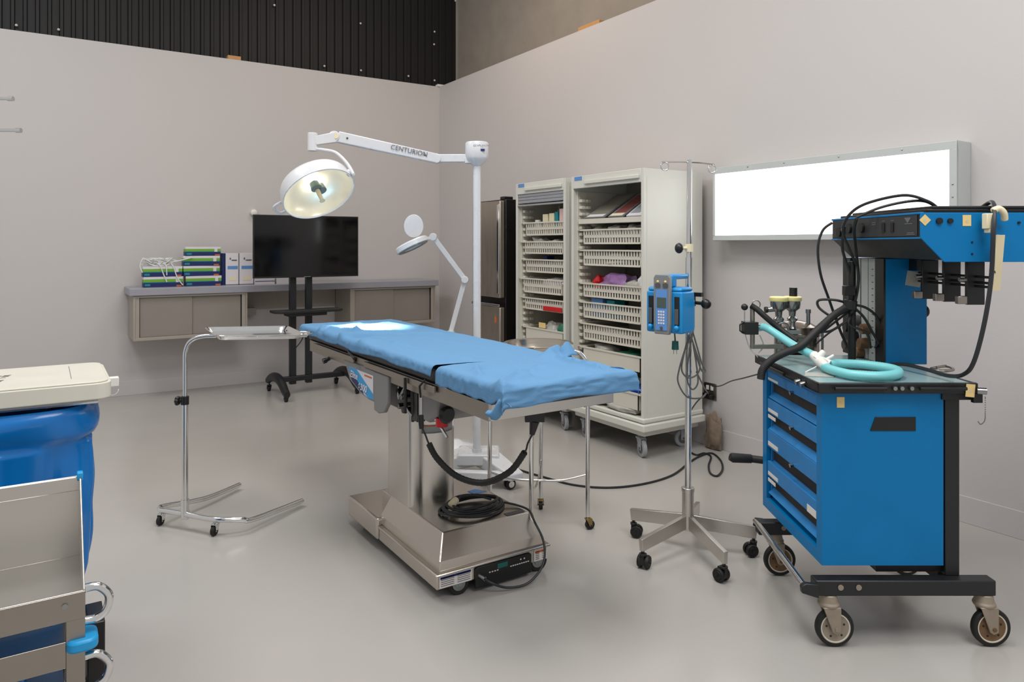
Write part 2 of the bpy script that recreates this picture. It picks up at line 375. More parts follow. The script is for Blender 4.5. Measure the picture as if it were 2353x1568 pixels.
# ================================================================ TV + STAND
t = thing('tv_stand', 'black rolling television stand with two uprights in front of the worktop', 'stand', (2.32, 7.62, 0))
for u in (2.205, 2.375):
    b = B(); b.box(u-.032, u+.032, 7.62, 7.68, .10, 1.62); build(b, 'upright', blackp_m, t, bevel=.004)
b = B(); b.box(2.04, 2.76, 7.60, 7.66, .135, .185); build(b, 'crossbar', blackp_m, t, bevel=.004)
for z in (1.35, 1.6): b = B(); b.box(2.17, 2.42, 7.569, 7.62, z, z+.065); build(b, 'mount_plate', blackp_m, t, bevel=.004)
b = B(); b.prism([(2.02, 7.38), (2.62, 7.38), (2.68, 7.45), (2.68, 7.616), (1.96, 7.616), (1.96, 7.45)], 'z', .865, .89); b.box(2.1, 2.5, 7.42, 7.6, .83, .865); build(b, 'shelf', blackp_m, t, bevel=.003)
for u in (2.03, 2.77):
    b = B(); pts = cat([(u, 7.22, .075), (u, 7.30, .10), (u, 7.45, .17), (u, 7.62, .19), (u, 7.80, .165), (u, 7.95, .11)], 5)
    b.tube(pts, [.030+.012*sin(pi*i/(len(pts)-1)) for i in range(len(pts))], 14, flat=1.2); build(b, 'foot', blackp_m, t)
    caster(t, u, 7.25, .08, .03, .03, R(90), rub_m, black_m, dgrey_m); caster(t, u, 7.9, .12, .03, .03, R(90), rub_m, black_m, dgrey_m)
b = B(); b.tube(cat([(2.38, 7.69, 1.25), (2.41, 7.70, .95), (2.34, 7.70, .60), (2.24, 7.69, .46), (2.205, 7.685, .42)], 8), .006, 8)
build(b, 'cable', cable_m, t)
t = thing('television', 'black flat-screen television mounted on the rolling stand', 'television', (2.33, 7.55, 1.22))
b = B(); b.box(1.775, 2.885, 7.53, 7.555, 1.225, 1.872); b.box(1.95, 2.7, 7.555, 7.568, 1.30, 1.75); build(b, 'housing', black_m, t, bevel=.003)
b = B(); b.box(1.787, 2.873, 7.528, 7.5295, 1.243, 1.860); build(b, 'screen', screen_m, t)
b = B(); b.box(2.29, 2.36, 7.5275, 7.529, 1.229, 1.236); build(b, 'nameplate', nickel_m, t)
b = B(); b.lathe([(0, 0), (.035, 0), (.04, .01), (.035, .05), (.02, .06), (0, .06)], (2.0, VB-.001, 1.93), 20, 0, Matrix.Rotation(pi/2, 4, 'X')); build(b, 'wall_sensor', whitep_m, label='small white knob on the back wall behind the top left of the television', cat_='wall sensor')
# ================================================================ SUPPLY CABINETS
UF, UB, ZT = 3.66, 4.27, 2.125
def cabinet(v0, v1, lab, tamb, lift):
    t = thing('supply_cabinet', lab, 'cabinet', ((UF+UB)/2, (v0+v1)/2, 0))
    k = .03; zb = .22
    b = B(); b.box(UF, UB, v0, v0+k, zb, ZT); b.box(UF, UB, v1-k, v1, zb, ZT)
    b.box(UF+.02, UB, v0+k, v1-k, ZT-.03, ZT); b.box(UF+.01, UB, v0+k, v1-k, zb, zb+.06)
    b.box(UF+.03, UB-.03, v0-.003, v0, .30, ZT-.06)
    build(b, 'shell', cart_m, t, bevel=.005)
    b = B(); b.box(UB-.03, UB-.005, v0+k, v1-k, zb+.06, ZT-.03); build(b, 'back_panel', carti_m, t)
    b = B(); b.box(UF-.004, UF+.03, v0+k, v1-k, ZT-.10, ZT); b.box(UF-.022, UF-.004, v0+k+.01, v0+(v1-v0)*.78, ZT-.072, ZT-.045); build(b, 'header', cart_m, t, bevel=.003)
    b = B(); b.box(UF-.007, UF-.0042, v1-k-.115, v1-k-.02, ZT-.035, ZT-.005); build(b, 'name_label', lblue_m, t, label='blue name label on the header')
    if tamb:
        b = B()
        for i in range(int(tamb/.028)): b.box(UF+.004, UF+.02, v0+k, v1-k, ZT-.128-i*.028, ZT-.102-i*.028)
        b.box(UF-.002, UF+.026, v0+k, v1-k, ZT-.12-tamb, ZT-.105-tamb)
        build(b, 'tambour_door', caster_m, t, bevel=.003)
    # toothed liner strips that carry the baskets
    for vv, sg in ((v0+k, 1), (v1-k, -1)):
        b = B(); b.box(UF+.035, UB-.05, vv, vv+sg*.008, .29, ZT-.12)
        zz = .32
        while zz < ZT-.2:
            for uu in (UF+.07, UF+.13): b.box(uu-.02, uu+.02, vv+sg*.008, vv+sg*(.026 if sg > 0 else .046), zz, zz+.024)
            zz += .055
        build(b, 'liner', bask_m, t, bevel=.003)
    b = B(); b.box(UF-.03, UB+.005, v0-.03, v1+.03 if v1 < 4.8 else v1+.02, .205, .26); b.box(UF-.015, UB, v0-.012, v1+.012, .265, .30); b.box(UF+.02, UB-.02, v0+.02, v1-.02, .16, .205)
    build(b, 'bumper_base', cart_m, t, bevel=.010, seg=3)
    for u in (UF+.06, UB-.07):
        for v in (v0+.10, v1-.10): caster(t, u, v, .19, .066, .03, R(250) if u < 4 else R(160), caster_m, caster_m, dgrey_m, stem=.02)
    return t
BV0, BV1, SV0, SV1 = 3.885, 4.745, 4.825, 5.58
cabinet(BV0, BV1, 'wide beige supply cabinet on casters, open front with baskets, nearest the light panel', 0, 0)
cabinet(SV0, SV1, 'narrower beige supply cabinet on casters beside the black refrigerator', .09, 0)
def basket(v0, v1, zt, zb, lab, out=.0, solid=False, grp='slotted baskets in the supply cabinets'):
    b = B(); k = .03; a0, a1 = v0+k+.028, v1-k-.075; u0 = UF+.03-out; u1 = UB-.08-out; h = zt-zb
    if solid:
        b.box(u0, u0+.006, a0+.012, a1-.012, zb, zt-.012); b.box(u1-.006, u1, a0+.012, a1-.012, zb, zt-.012)
        b.box(u0, u1, a0+.012, a0+.018, zb, zt-.012); b.box(u0, u1, a1-.018, a1-.012, zb, zt-.012)
    else:
        n = max(12, int((a1-a0)/.033)); ws = (a1-a0-.05)
        for zz0, zz1 in ((zb, zb+h*.12), (zb+h*.42, zb+h*.62), (zt-.012, zt)):
            ins = .022*(1-(zz0-zb)/h); b.box(u0+ins*.5, u0+ins*.5+.007, a0+ins, a1-ins, zz0, zz1)
        for i in range(n+1):
            y = a0+.02+(a1-a0-.04)*i/n
            b.box(u0+.0095, u0+.014, y-.0075, y+.0075, zb+.004, zb+h*.44); b.box(u0+.004, u0+.010, y-.0075, y+.0075, zb+h*.6, zt-.008)
        for y in (a0+.012, a1-.02): b.box(u0+.006, u1, y, y+.008, zb, zb+h*.6); b.box(u0+.006, u1, y, y+.008, zt-.02, zt)
        b.box(u1-.006, u1, a0+.012, a1-.012, zb, zt-.008)
    b.box(u0+.006, u1, a0+.014, a1-.014, zb, zb+.006)
    for y0, y1 in ((a0-.026, a0+.014), (a1-.014, a1+.06)): b.box(u0, u1, y0+(.0 if y0 > a0-.02 else .001), y1-.001, zt-.006, zt)
    b.box(u0-.006, u0+.008, a0-.02, a1+.02, zt-.012, zt)
    return build(b, 'storage_bin' if solid else 'storage_basket', bask_m, label=lab, cat_='bin' if solid else 'basket', group=grp)
BZ = [(1.691, 1.571), (1.527, 1.398), (1.259, 1.145), (1.107, .975), (.934, .798)]
for i, (a, z) in enumerate(BZ):
    basket(BV0, BV1, a, z, 'slotted beige basket in the wide cabinet, ' + ['just below its shelf of papers', 'second below the papers, nearly empty', 'holding purple and red packets', 'holding blue packets', 'lowest slotted one, above two solid bins'][i])
basket(BV0, BV1, .741, .624, 'solid beige bin in the wide cabinet under its lowest slotted basket', solid=True, grp='solid bins in the supply cabinets')
basket(BV0, BV1, .470, .345, 'solid beige bin low in the wide cabinet holding a dark blue packet', out=.02, solid=True, grp='solid bins in the supply cabinets')
SZ = [(1.769, 1.649), (1.598, 1.485), (1.438, 1.318), (1.267, 1.136), (1.093, .985)]
for i, (a, z) in enumerate(SZ):
    basket(SV0, SV1, a, z, 'slotted beige basket in the narrow cabinet, ' + ['topmost, holding upright small boxes', 'second from top', 'third from top, holding a navy item', 'fourth from top', 'lowest slotted one, with a red packet'][i], out=[.0, .012, .0, .025, .01][i])
basket(SV0, SV1, .827, .70, 'solid beige bin in the narrow cabinet behind the steel basin', solid=True, grp='solid bins in the supply cabinets')
basket(SV0, SV1, .56, .43, 'solid beige bin at the bottom of the narrow cabinet', solid=True, grp='solid bins in the supply cabinets')
# shelf in the wide cabinet
b = B(); b.box(UF+.03, UB-.04, BV0+.057, BV1-.057, 1.735, 1.75); b.box(UF+.028, UF+.04, BV0+.057, BV1-.057, 1.735, 1.775)
build(b, 'shelf', bask_m, bevel=.002, label='plain beige shelf carrying papers at the top of the wide cabinet', cat_='shelf')
# leaning papers and folders
def folder(v, w, L, lean, mats, lab, nm, rz=0, band=True):
    T = Matrix.Translation((UF+.045, v, 1.7765)) @ Matrix.Rotation(rz, 4, 'Z') @ Matrix.Rotation(-R(lean), 4, 'Y')
    b = B(T); b.box(0, L, -w/2, w/2, 0, .012, 0)
    if band: b.box(L*.15, L*.9, -w*.42, w*.34, .012, .0135, 1); b.box(L*.02, L*.12, -w*.42, w*.42, .012, .0135, 2)
    else: b.box(L*.1, L*.9, -w*.2, w*.4, .012, .0135, 1)
    build(b, nm, mats, label=lab, cat_='papers' if nm == 'paper_stack' else 'folder', bevel=.001)
T0 = 28
folder(4.50, .24, .40, 30, [grey_m, carti_m, paper_m], 'grey envelope leaning at the left on the papers shelf', 'paper_folder')
folder(4.245, .17, .38, 31, [grey_m, bookr_m, ycard_m], 'folder with red-brown cover leaning mid shelf in the wide cabinet', 'paper_folder')
folder(4.035, .17, .34, 33, [paper_m, counter_m, paper_m], 'white papers with pale blue print at the right of the shelf', 'paper_stack', band=False)
# packets in baskets
def blob(name, c, s, m, lab, cat_, seed, amp=.35, n=22, grp=None):
    b = B(); rs = V((seed*3.1, seed*1.7, seed))
    k = n//2; prof = []
    T = Matrix.Translation(V(c))
    rings = []
    for i in range(k+1):
        th = pi*i/k; ring = []
        for j in range(n):
            ph = 2*pi*j/n; p = V((sin(th)*cos(ph), sin(th)*sin(ph), -cos(th)))
            q = 1+amp*noise.noise(p*1.9+rs)+amp*.5*noise.noise(p*4.5+rs)
            sq = max(abs(p.x), abs(p.y), abs(p.z)); p2 = p/(sq**.5)
            w = V((p2.x*s[0]*q, p2.y*s[1]*q, p2.z*s[2]*q)); w.z = max(w.z, -s[2]*.8)
            ring.append(b.v(T @ w))
        rings.append(ring)
    for a, d in zip(rings, rings[1:]):
        for j in range(n): b.f([a[j], a[(j+1) % n], d[(j+1) % n], d[j]], 0)
    return build(b, name, m, label=lab, cat_=cat_, ang=60, group=grp)
um = UF+.13
blob('shadow_lump', (4.30, 3.80, .125), (.035, .07, .15), brown_m, 'brown lump standing in for the shadow at the wall behind the wide cabinet', 'shadow stand-in', 31, amp=.5)  # brownish shadow behind the cabinet, modelled as a solid lump
blob('purple_packet', (um+.03, 4.32, 1.27), (.09, .16, .065), purple_m, 'crinkled purple packet rising out of a basket in the wide cabinet', 'packet', 1)
blob('red_packet', (um, 4.535, 1.262), (.05, .045, .052), [red_m], 'red packet beside the purple one in the wide cabinet', 'packet', 2)
blob('white_packet', (um, 4.09, 1.235), (.08, .10, .06), film_m, 'clear film packet right of the purple packet in the wide cabinet', 'packet', 3)
blob('glove_packet', (um-.02, 3.99, 1.262), (.05, .035, .08), paper_m, 'upright white packet at the right end of the purple packet basket', 'packet', 4)
b = B(); b.box(um-.06, um+.05, 4.43, 4.57, .99, 1.135); build(b, 'blue_carton', lblue_m, bevel=.003, label='light blue carton in the fourth basket of the wide cabinet', cat_='box')
b = B(); b.box(um-.06, um+.05, 4.29, 4.38, .99, 1.13); build(b, 'teal_carton', tealbox_m, bevel=.003, label='teal carton beside the light blue carton in the wide cabinet', cat_='box')
for i, (v, z, sx, lab, m) in enumerate(((4.50, 1.62, .09, 'left', film_m), (4.3, 1.625, .08, 'middle', film_m), (4.1, 1.625, .09, 'right', film_m))):
    blob('film_packet', (um, v, z+.012), (.08, sx, .075), m, 'wrapped clear packet, %s of three in the basket under the papers' % lab, 'packet', 5+i, grp='wrapped packets in the first basket')
blob('film_packet', (um, 4.3, 1.44), (.08, .22, .045), film_m, 'long wrapped packet in the second basket of the wide cabinet', 'packet', 9)
blob('film_packet', (um, 4.38, .86), (.08, .17, .05), film_m, 'wrapped packet in the lowest slotted basket of the wide cabinet', 'packet', 10)
blob('film_packet', (um, 4.44, .715), (.08, .12, .055), film_m, 'white wrapped packet in the upper solid bin of the wide cabinet', 'packet', 11)
blob('green_packet', (um+.02, 4.16, .70), (.08, .13, .05), grnfilm_m, 'dark green packet in the upper solid bin of the wide cabinet', 'packet', 12)
blob('navy_packet', (um-.02, 4.15, .46), (.09, .2, .06), mat('navy_film', (30, 60, 150), .25, var=.4, scale=20), 'crinkled navy blue film packet in the lowest bin of the wide cabinet', 'packet', 13)
blob('brown_packet', (um-.04, 4.50, .325), (.1, .13, .022), brown_m, 'flat brown packet on the floor of the wide cabinet', 'packet', 14, amp=.2)
blob('film_packet', (um-.04, 4.16, .325), (.1, .18, .024), film_m, 'flat white packet on the floor of the wide cabinet', 'packet', 15, amp=.2)
for v, w, h, m, lab in ((5.20, .075, .16, ycard_m, 'cream box, left of the upright boxes in the top narrow basket'), (5.105, .07, .165, ycard_m, 'cream box next to the teal box in the top narrow basket'), (5.035, .045, .175, tealbox_m, 'slim teal box standing in the top basket of the narrow cabinet'), (4.955, .07, .2, pink_m, 'pink box at the right of the top basket, narrow cabinet')):
    b = B(); b.box(UF+.06, UF+.13, v-w/2, v+w/2, 1.656, 1.676+h); build(b, 'medicine_box', m, bevel=.002, label=lab, cat_='box', group='upright boxes in the top narrow basket')
b = B(); b.cyl((UF+.1, 5.36, 1.656), (UF+.1, 5.36, 1.79), .03); build(b, 'pill_bottle', whitep_m, bevel=.003, label='white bottle at the left of the top basket in the narrow cabinet', cat_='bottle')
b = B(); b.cyl((UF+.2, 5.17, 1.656), (UF+.2, 5.17, 1.88), .02); b.cyl((UF+.2, 5.17, 1.88), (UF+.2, 5.17, 1.91), .012); build(b, 'glass_bottle', carti_m, bevel=.003, label='grey bottle standing behind the cream boxes in the narrow cabinet', cat_='bottle')
blob('film_packet', (um, 5.32, 1.56), (.08, .10, .07), film_m, 'white packet in the second basket of the narrow cabinet', 'packet', 21)
blob('film_packet', (um, 5.07, 1.55), (.08, .12, .06), film_m, 'long clear packet at the right of the second narrow basket', 'packet', 22)
b = B(); b.box(um-.05, um+.03, 5.20, 5.27, 1.325, 1.465); build(b, 'navy_carton', navy_m, bevel=.002, label='navy carton standing in the third basket of the narrow cabinet', cat_='box')
blob('film_packet', (um, 5.08, 1.385), (.08, .09, .05), film_m, 'pale packet beside the navy carton in the narrow cabinet', 'packet', 23)
blob('film_packet', (um, 5.08, 1.22), (.08, .18, .055), paper_m, 'white packet filling the fourth basket of the narrow cabinet', 'packet', 24)
b = B(); b.box(UF+.006, UF+.016, 4.89, 5.16, .992, 1.032); build(b, 'red_carton', red_m, bevel=.003, label='flat red card on the front of the lowest slotted basket of the narrow cabinet', cat_='box')
blob('film_packet', (um, 5.14, .80), (.08, .12, .085), film_m, 'clear bag with a yellow label in the narrow cabinet bin', 'bag', 25)
blob('green_packet', (um-.02, 4.97, .80), (.06, .06, .07), grnfilm_m, 'teal green packet beside the clear bag in the narrow cabinet', 'packet', 26)
b = B(); b.box(UF+.034, UF+.0365, 5.16, 5.26, .832, .878); build(b, 'yellow_card', yel_m, label='yellow card standing in the bin of the narrow cabinet', cat_='card')
b = B(); b.lathe([(0, -.002), (.02, -.002), (.022, .008), (.012, .016), (0, .016)], (3.85, SV0-.003, 1.30), 16, 0, Matrix.Rotation(pi/2, 4, 'X')); build(b, 'knob', navy_m, label='round navy knob on the side of the narrow cabinet', cat_='knob')
# ================================================================ REFRIGERATOR
t = thing('refrigerator', 'tall black refrigerator with two stainless doors beside the narrow supply cabinet', 'refrigerator', (3.98, 6.1, 0))
b = B(); b.box(3.69, 4.33, 5.80, 6.33, .03, 2.0); b.box(3.7, 3.8, 5.84, 5.92, 2.0, 2.03); b.box(3.75, 4.3, 5.85, 6.3, 0, .03); build(b, 'body', mat('fridge_black', (14, 13, 13), .3, var=.1), t, bevel=.006)
b = B(); b.box(3.63, 3.685, 5.81, 6.33, 1.06, 1.985); u = build(b, 'door', stain_m, t, bevel=.008, label='upper stainless door')
b = B(); b.box(3.618, 3.63, 5.815, 5.85, 1.1, 1.95); build(b, 'handle', chrome_m, u, bevel=.004)
b = B(); b.box(3.63, 3.685, 5.81, 6.33, .08, .97); u = build(b, 'door', stain_m, t, bevel=.008, label='lower stainless door')
b = B(); b.box(3.62, 3.63, 5.81, 6.33, .975, 1.0); build(b, 'handle', chrome_m, u, bevel=.003)
b = B(); b.box(3.6275, 3.6295, 5.87, 5.90, .82, .88); build(b, 'sticker', orange_m, u)
# ================================================================ LIGHT PANEL
t = thing('light_panel', 'long glowing white light panel with grey frame on the right wall', 'light panel', (4.28, 2.86, 1.6))
lu, l0, l1, z0, z1 = 4.20, 2.0, 3.72, 1.597, 2.14
b = B(); b.box(lu+.012, UR-.001, l0, l1, z0, z1)
b.box(lu, lu+.012, l0, l1, z1-.048, z1); b.box(lu, lu+.012, l0, l1, z0, z0+.034); b.box(lu, lu+.012, l0, l0+.04, z0+.034, z1-.048); b.box(lu, lu+.012, l1-.02, l1, z0+.034, z1-.048)
build(b, 'frame', frame_m, t, bevel=.003)
b = B(); b.box(lu+.004, lu+.0115, l0+.04, l1-.02, z0+.034, z1-.048); build(b, 'diffuser', glow_m, t)
b = B()
for v in (2.3, 2.7, 3.1, 3.4): b.ball((lu-.001, v, z1-.02), .005, n=8)
for z in (1.75, 1.83, 1.9): b.ball((lu-.001, l0+.02, z), .005, n=8)
build(b, 'screw', steeld_m, t, kind='stuff')
# outlet
t = thing('wall_outlet', 'steel wall outlet with plugs in it on the right wall', 'outlet', (4.355, 3.88, .34))
b = B(); b.box(UR-.006, UR-.0005, 3.82, 3.945, .36, .49); build(b, 'plate', steeld_m, t, bevel=.002)
b = B(); b.box(UR-.012, UR-.006, 3.85, 3.875, .435, .47); b.box(UR-.012, UR-.006, 3.895, 3.92, .435, .47); build(b, 'socket', whitep_m, t, bevel=.002, split=True)
b = B(); b.box(UR-.05, UR-.006, 3.845, 3.88, .37, .405); b.box(UR-.05, UR-.006, 3.89, 3.925, .38, .415); build(b, 'plug', black_m, t, bevel=.006, split=True)
# ================================================================ OPERATING TABLE
t = thing('operating_table', 'stainless steel operating table on a heavy rolling base, draped in blue', 'operating table', (1.73, 3.35, 0))
# base
b = B()
b.frustum((1.455, 2.02, 2.83, 3.48), .128, (1.46, 2.015, 2.835, 3.5), .172); b.frustum((1.46, 2.015, 2.835, 3.5), .172, (1.52, 1.985, 2.92, 3.5), .262)
b.box(1.43, 2.045, 2.81, 3.47, .118, .130); b.box(1.44, 2.035, 2.825, 3.47, .055, .118)
b.box(1.52, 1.985, 3.5, 3.62, .12, .258)
base = build(b, 'base_cover', steelb_m, t, bevel=.006, seg=3)
b = B(); b.box(1.43, 2.045, 3.475, 3.89, .055, .165); build(b, 'rear_base', steelb_m, t, bevel=.012, seg=3)
b = B(); b.box(1.47, 2.0, 2.86, 3.86, .035, .055); build(b, 'undertray', black_m, t)
b = B(); b.prism([(1.63, .018), (1.935, .018), (1.935, .105), (1.925, .112), (1.64, .112), (1.63, .105)], 'y', 2.815, 2.824); pn = build(b, 'control_panel', black_m, t, bevel=.002)
b = B(); b.box(1.745, 1.80, 2.8125, 2.8148, .082, .104, 0)
for i in range(9): b.box(1.815+i*.012, 1.823+i*.012, 2.8125, 2.8148, .074, .078, 1)
for i in range(4): b.box(1.70+i*.014, 1.708+i*.014, 2.8125, 2.8148, .074, .078, 1)
for i in range(2): b.box(1.87+i*.02, 1.876+i*.02, 2.8125, 2.8148, .092, .098, 1)
build(b, 'markings', [gplug_m, lbl_m], pn)
def lblplate(u0, u1, z0, z1, bar, y=2.8235):
    b = B(); b.box(u0, u1, y-.001, y, z0, z1, 0); b.box(u0+.005, u1-.005, y-.0016, y-.001, z1-.018, z1-.008, 1)
    for k in range(2):
        for i in range(5): b.box(u0+.008+k*(u1-u0)/2, u0+(u1-u0)/2*(k+1)-.008, y-.0016, y-.001, z0+.008+i*.0085, z0+.011+i*.0085, 2)
    build(b, 'label', [lbl_m, bar, ink_m], t, label='printed white label')
lblplate(1.452, 1.615, .06, .117, navy_m); lblplate(1.955, 2.03, .06, .116, orange_m)
b = B(); b.box(1.87, 1.97, 2.925, 2.96, .2625, .264); build(b, 'label', dgrey_m, t, label='dark warning label on the base')
for u in (1.535, 1.965): caster(t, u, 2.856, .06, .05, .028, R(-8), rub_m, mat('zinc', (150, 170, 172), .3, .9), nickel_m)
for u in (1.50, 1.97): caster(t, u, 3.8, .06, .04, .03, R(60), rub_m, MATS['zinc'], nickel_m)
# column
def rrect(x0, x1, y0, y1, r, k=5):
    out = []
    for cx_, cy_, a0 in ((x1-r, y1-r, 0), (x0+r, y1-r, 90), (x0+r, y0+r, 180), (x1-r, y0+r, 270)):
        for i in range(k+1): a = R(a0+90*i/k); out.append((cx_+r*cos(a), cy_+r*sin(a)))
    return out
b = B(); b.prism(rrect(1.52, 1.60, 3.27, 3.56, .03), 'z', .258, .75); build(b, 'column', steel_m, t, label='outer half of the column')
b = B(); b.prism(rrect(1.56, 1.80, 3.25, 3.55, .11, 8), 'z', .258, .62); build(b, 'column', steel_m, t, label='rounded lower column sleeve')
b = B(); b.prism(rrect(1.572, 1.788, 3.262, 3.538, .10, 8), 'z', .62, .80); build(b, 'column', steel_m, t, label='rounded inner column')
b = B(); b.prism(rrect(1.569, 1.791, 3.259, 3.541, .102, 8), 'z', .60, .66, 0); b.prism(rrect(1.568, 1.792, 3.258, 3.542, .103, 8), 'z', .652, .658, 1); build(b, 'column_collar', [caster_m, orange_m], t)
b = B(); b.box(1.665, 1.705, 3.258, 3.2615, .68, .735, 0); b.box(1.672, 1.698, 3.2572, 3.258, .69, .72, 1); build(b, 'label', [lbl_m, red_m], t, label='small warning label on the column')
# head block under the top
b = B(); b.prism([(3.13, .905), (3.62, .905), (3.62, .76), (3.50, .74), (3.2, .74), (3.13, .80)], 'x', 1.50, 1.92); build(b, 'saddle', dgrey_m, t, bevel=.006)
b = B()
b.prism([(3.25, .93), (3.43, .93), (3.43, .735), (3.37, .728), (3.30, .745), (3.25, .80)], 'x', 1.395, 1.415, 0)
build(b, 'side_plate', grey_m, t, bevel=.006)
b = B()
for i, (v, z) in enumerate(((3.22, .86), (3.18, .84), (3.14, .87), (3.21, .79), (3.16, .78))):
    b.cyl((1.43, v, z), (1.50, v, z), .014, n=10, m=i % 2)
b.tube(cat([(1.45, 3.24, .9), (1.43, 3.2, .83), (1.45, 3.17, .88), (1.44, 3.14, .80), (1.46, 3.12, .76)], 6), .008, 8, 1)
b.tube(cat([(1.46, 3.12, .9), (1.46, 3.11, .8), (1.47, 3.13, .73)], 6), .009, 8, 0); b.box(1.46, 1.5, 3.06, 3.12, .74, .9, 0); b.cyl((1.47, 3.04, .74), (1.47, 3.04, .9), .012, n=12, m=2)
build(b, 'mechanism', [black_m, nickel_m, steel_m], t)
b = B(); b.prism([(2.86, .905), (3.12, .905), (3.12, .76), (2.97, .755), (2.88, .80)], 'x', 1.47, 1.87); build(b, 'gear_housing', grey_m, t, bevel=.01)
# sign panel
b = B(); b.prism([(3.86, .935), (3.425, .93), (3.425, .775), (3.50, .775), (3.62, .79), (3.77, .835), (3.81, .88)], 'x', 1.395, 1.41); build(b, 'sign_plate', grey_m, t, bevel=.003)
b = B(); X0 = 1.3935
b.prism([(3.775, .905), (3.435, .905), (3.435, .785), (3.50, .783), (3.61, .80), (3.72, .83), (3.765, .862)], 'x', X0, 1.395, 0)
b.prism([(3.775, .905), (3.66, .905), (3.435, .815), (3.435, .785), (3.50, .783), (3.76, .868)], 'x', X0-.0006, X0, 1)
b.prism([(3.765, .885), (3.755, .856), (3.72, .832), (3.61, .80), (3.56, .793), (3.58, .815), (3.68, .86)], 'x', X0-.0009, X0-.0005, 2)
b.box(X0-.0009, X0-.0005, 3.45, 3.55, .888, .896, 3)
sg = build(b, 'sign', [paper_m, cyan_m, navy_m, orange_m], t, label='blue and white sign reading Elite 6300')
text('Elite', .05, (X0-.002, 3.755, .855), (0, -1, -.02), (0, 0, 1), paper_m, sg, shear=.2, bold=.001, sx=1.25)
text('6300', .05, (X0-.002, 3.64, .808), (0, -1, -.02), (0, 0, 1), paper_m, sg, shear=.2, bold=.001, sx=1.25)
# frame rails
TU0, TU1, TV0, TV1 = 1.405, 1.985, 2.33, 4.50
for u in (TU0, TU1-.02):
    b = B(); b.box(u, u+.02, TV0, TV1, .900, .968); build(b, 'side_rail', steeld_m, t, bevel=.002)
    lu_ = u-.016 if u < 1.6 else u+.026
    b = B(); b.box(lu_, lu_+.01, 2.75, 3.55, .935, .963); b.box(lu_, lu_+.01, 3.7, 4.38, .935, .963)
    for v in (2.8, 3.1, 3.5, 3.75, 4.05, 4.33): b.cyl((lu_+.005, v, .95), ((u+.01), v, .95), .006, n=10)
    build(b, 'accessory_rail', steeld_m, t, bevel=.0015)
b = B(); b.box(TU0, TU1+.02, TV0-.02, TV0, .905, .968); build(b, 'end_rail', steel_m, t, bevel=.002)
b = B(); b.box(TU0+.02, TU1-.02, TV0, TV1, .93, .962); build(b, 'frame_deck', steeld_m, t, bevel=.002)
b = B(); b.cyl((1.38, 3.02, .80), (1.38, 3.02, .96), .007, n=10); b.cyl((1.39, 4.14, .89), (1.41, 4.14, .90), .012, n=14); b.cyl((1.37, 4.14, .885), (1.39, 4.14, .89), .016, n=14); b.tube([(1.385, 2.82, .985), (1.375, 2.86, .95), (1.38, 2.86, .90)], .005, 8); b.tube([(1.38, 3.74, .99), (1.365, 3.62, .97)], .008, 8)
build(b, 'clamp', black_m, t)
# strut with red and black knob
b = B(); b.cyl((1.822, 3.45, .258), (1.822, 3.45, .80), .012, n=14); build(b, 'strut', chrome_m, t); b = B(); b.tube([(1.50, 3.0, .765), at(1003, 965, 3.25), at(1027, 1006, 3.2)], .007, 10); build(b, 'lever', chrome_m, t)
b = B(); b.lathe([(0, 0), (.035, .004), (.04, .02), (.03, .035), (0, .036)], (1.50, 2.862, .812), 16, 0, axm((0, -1, 0))); build(b, 'knob', black_m, t, label='black knob')
b = B(); b.cyl((1.50, 2.89, .752), (1.50, 2.89, .79), .028, n=18); build(b, 'knob', red_m, t, label='red knob')
# pads
b = B(); b.prism(rrect(TU0+.005, TU1-.005, 2.70, 4.56, .03), 'z', .966, 1.045); build(b, 'pad', pad_m, t, bevel=.012, label='main black pad under the drape')
b = B(); b.prism(rrect(TU0+.005, TU1-.005, 2.215, 2.67, .03), 'z', .966, 1.045); build(b, 'pad', pad_m, t, bevel=.012, label='foot section black pad')
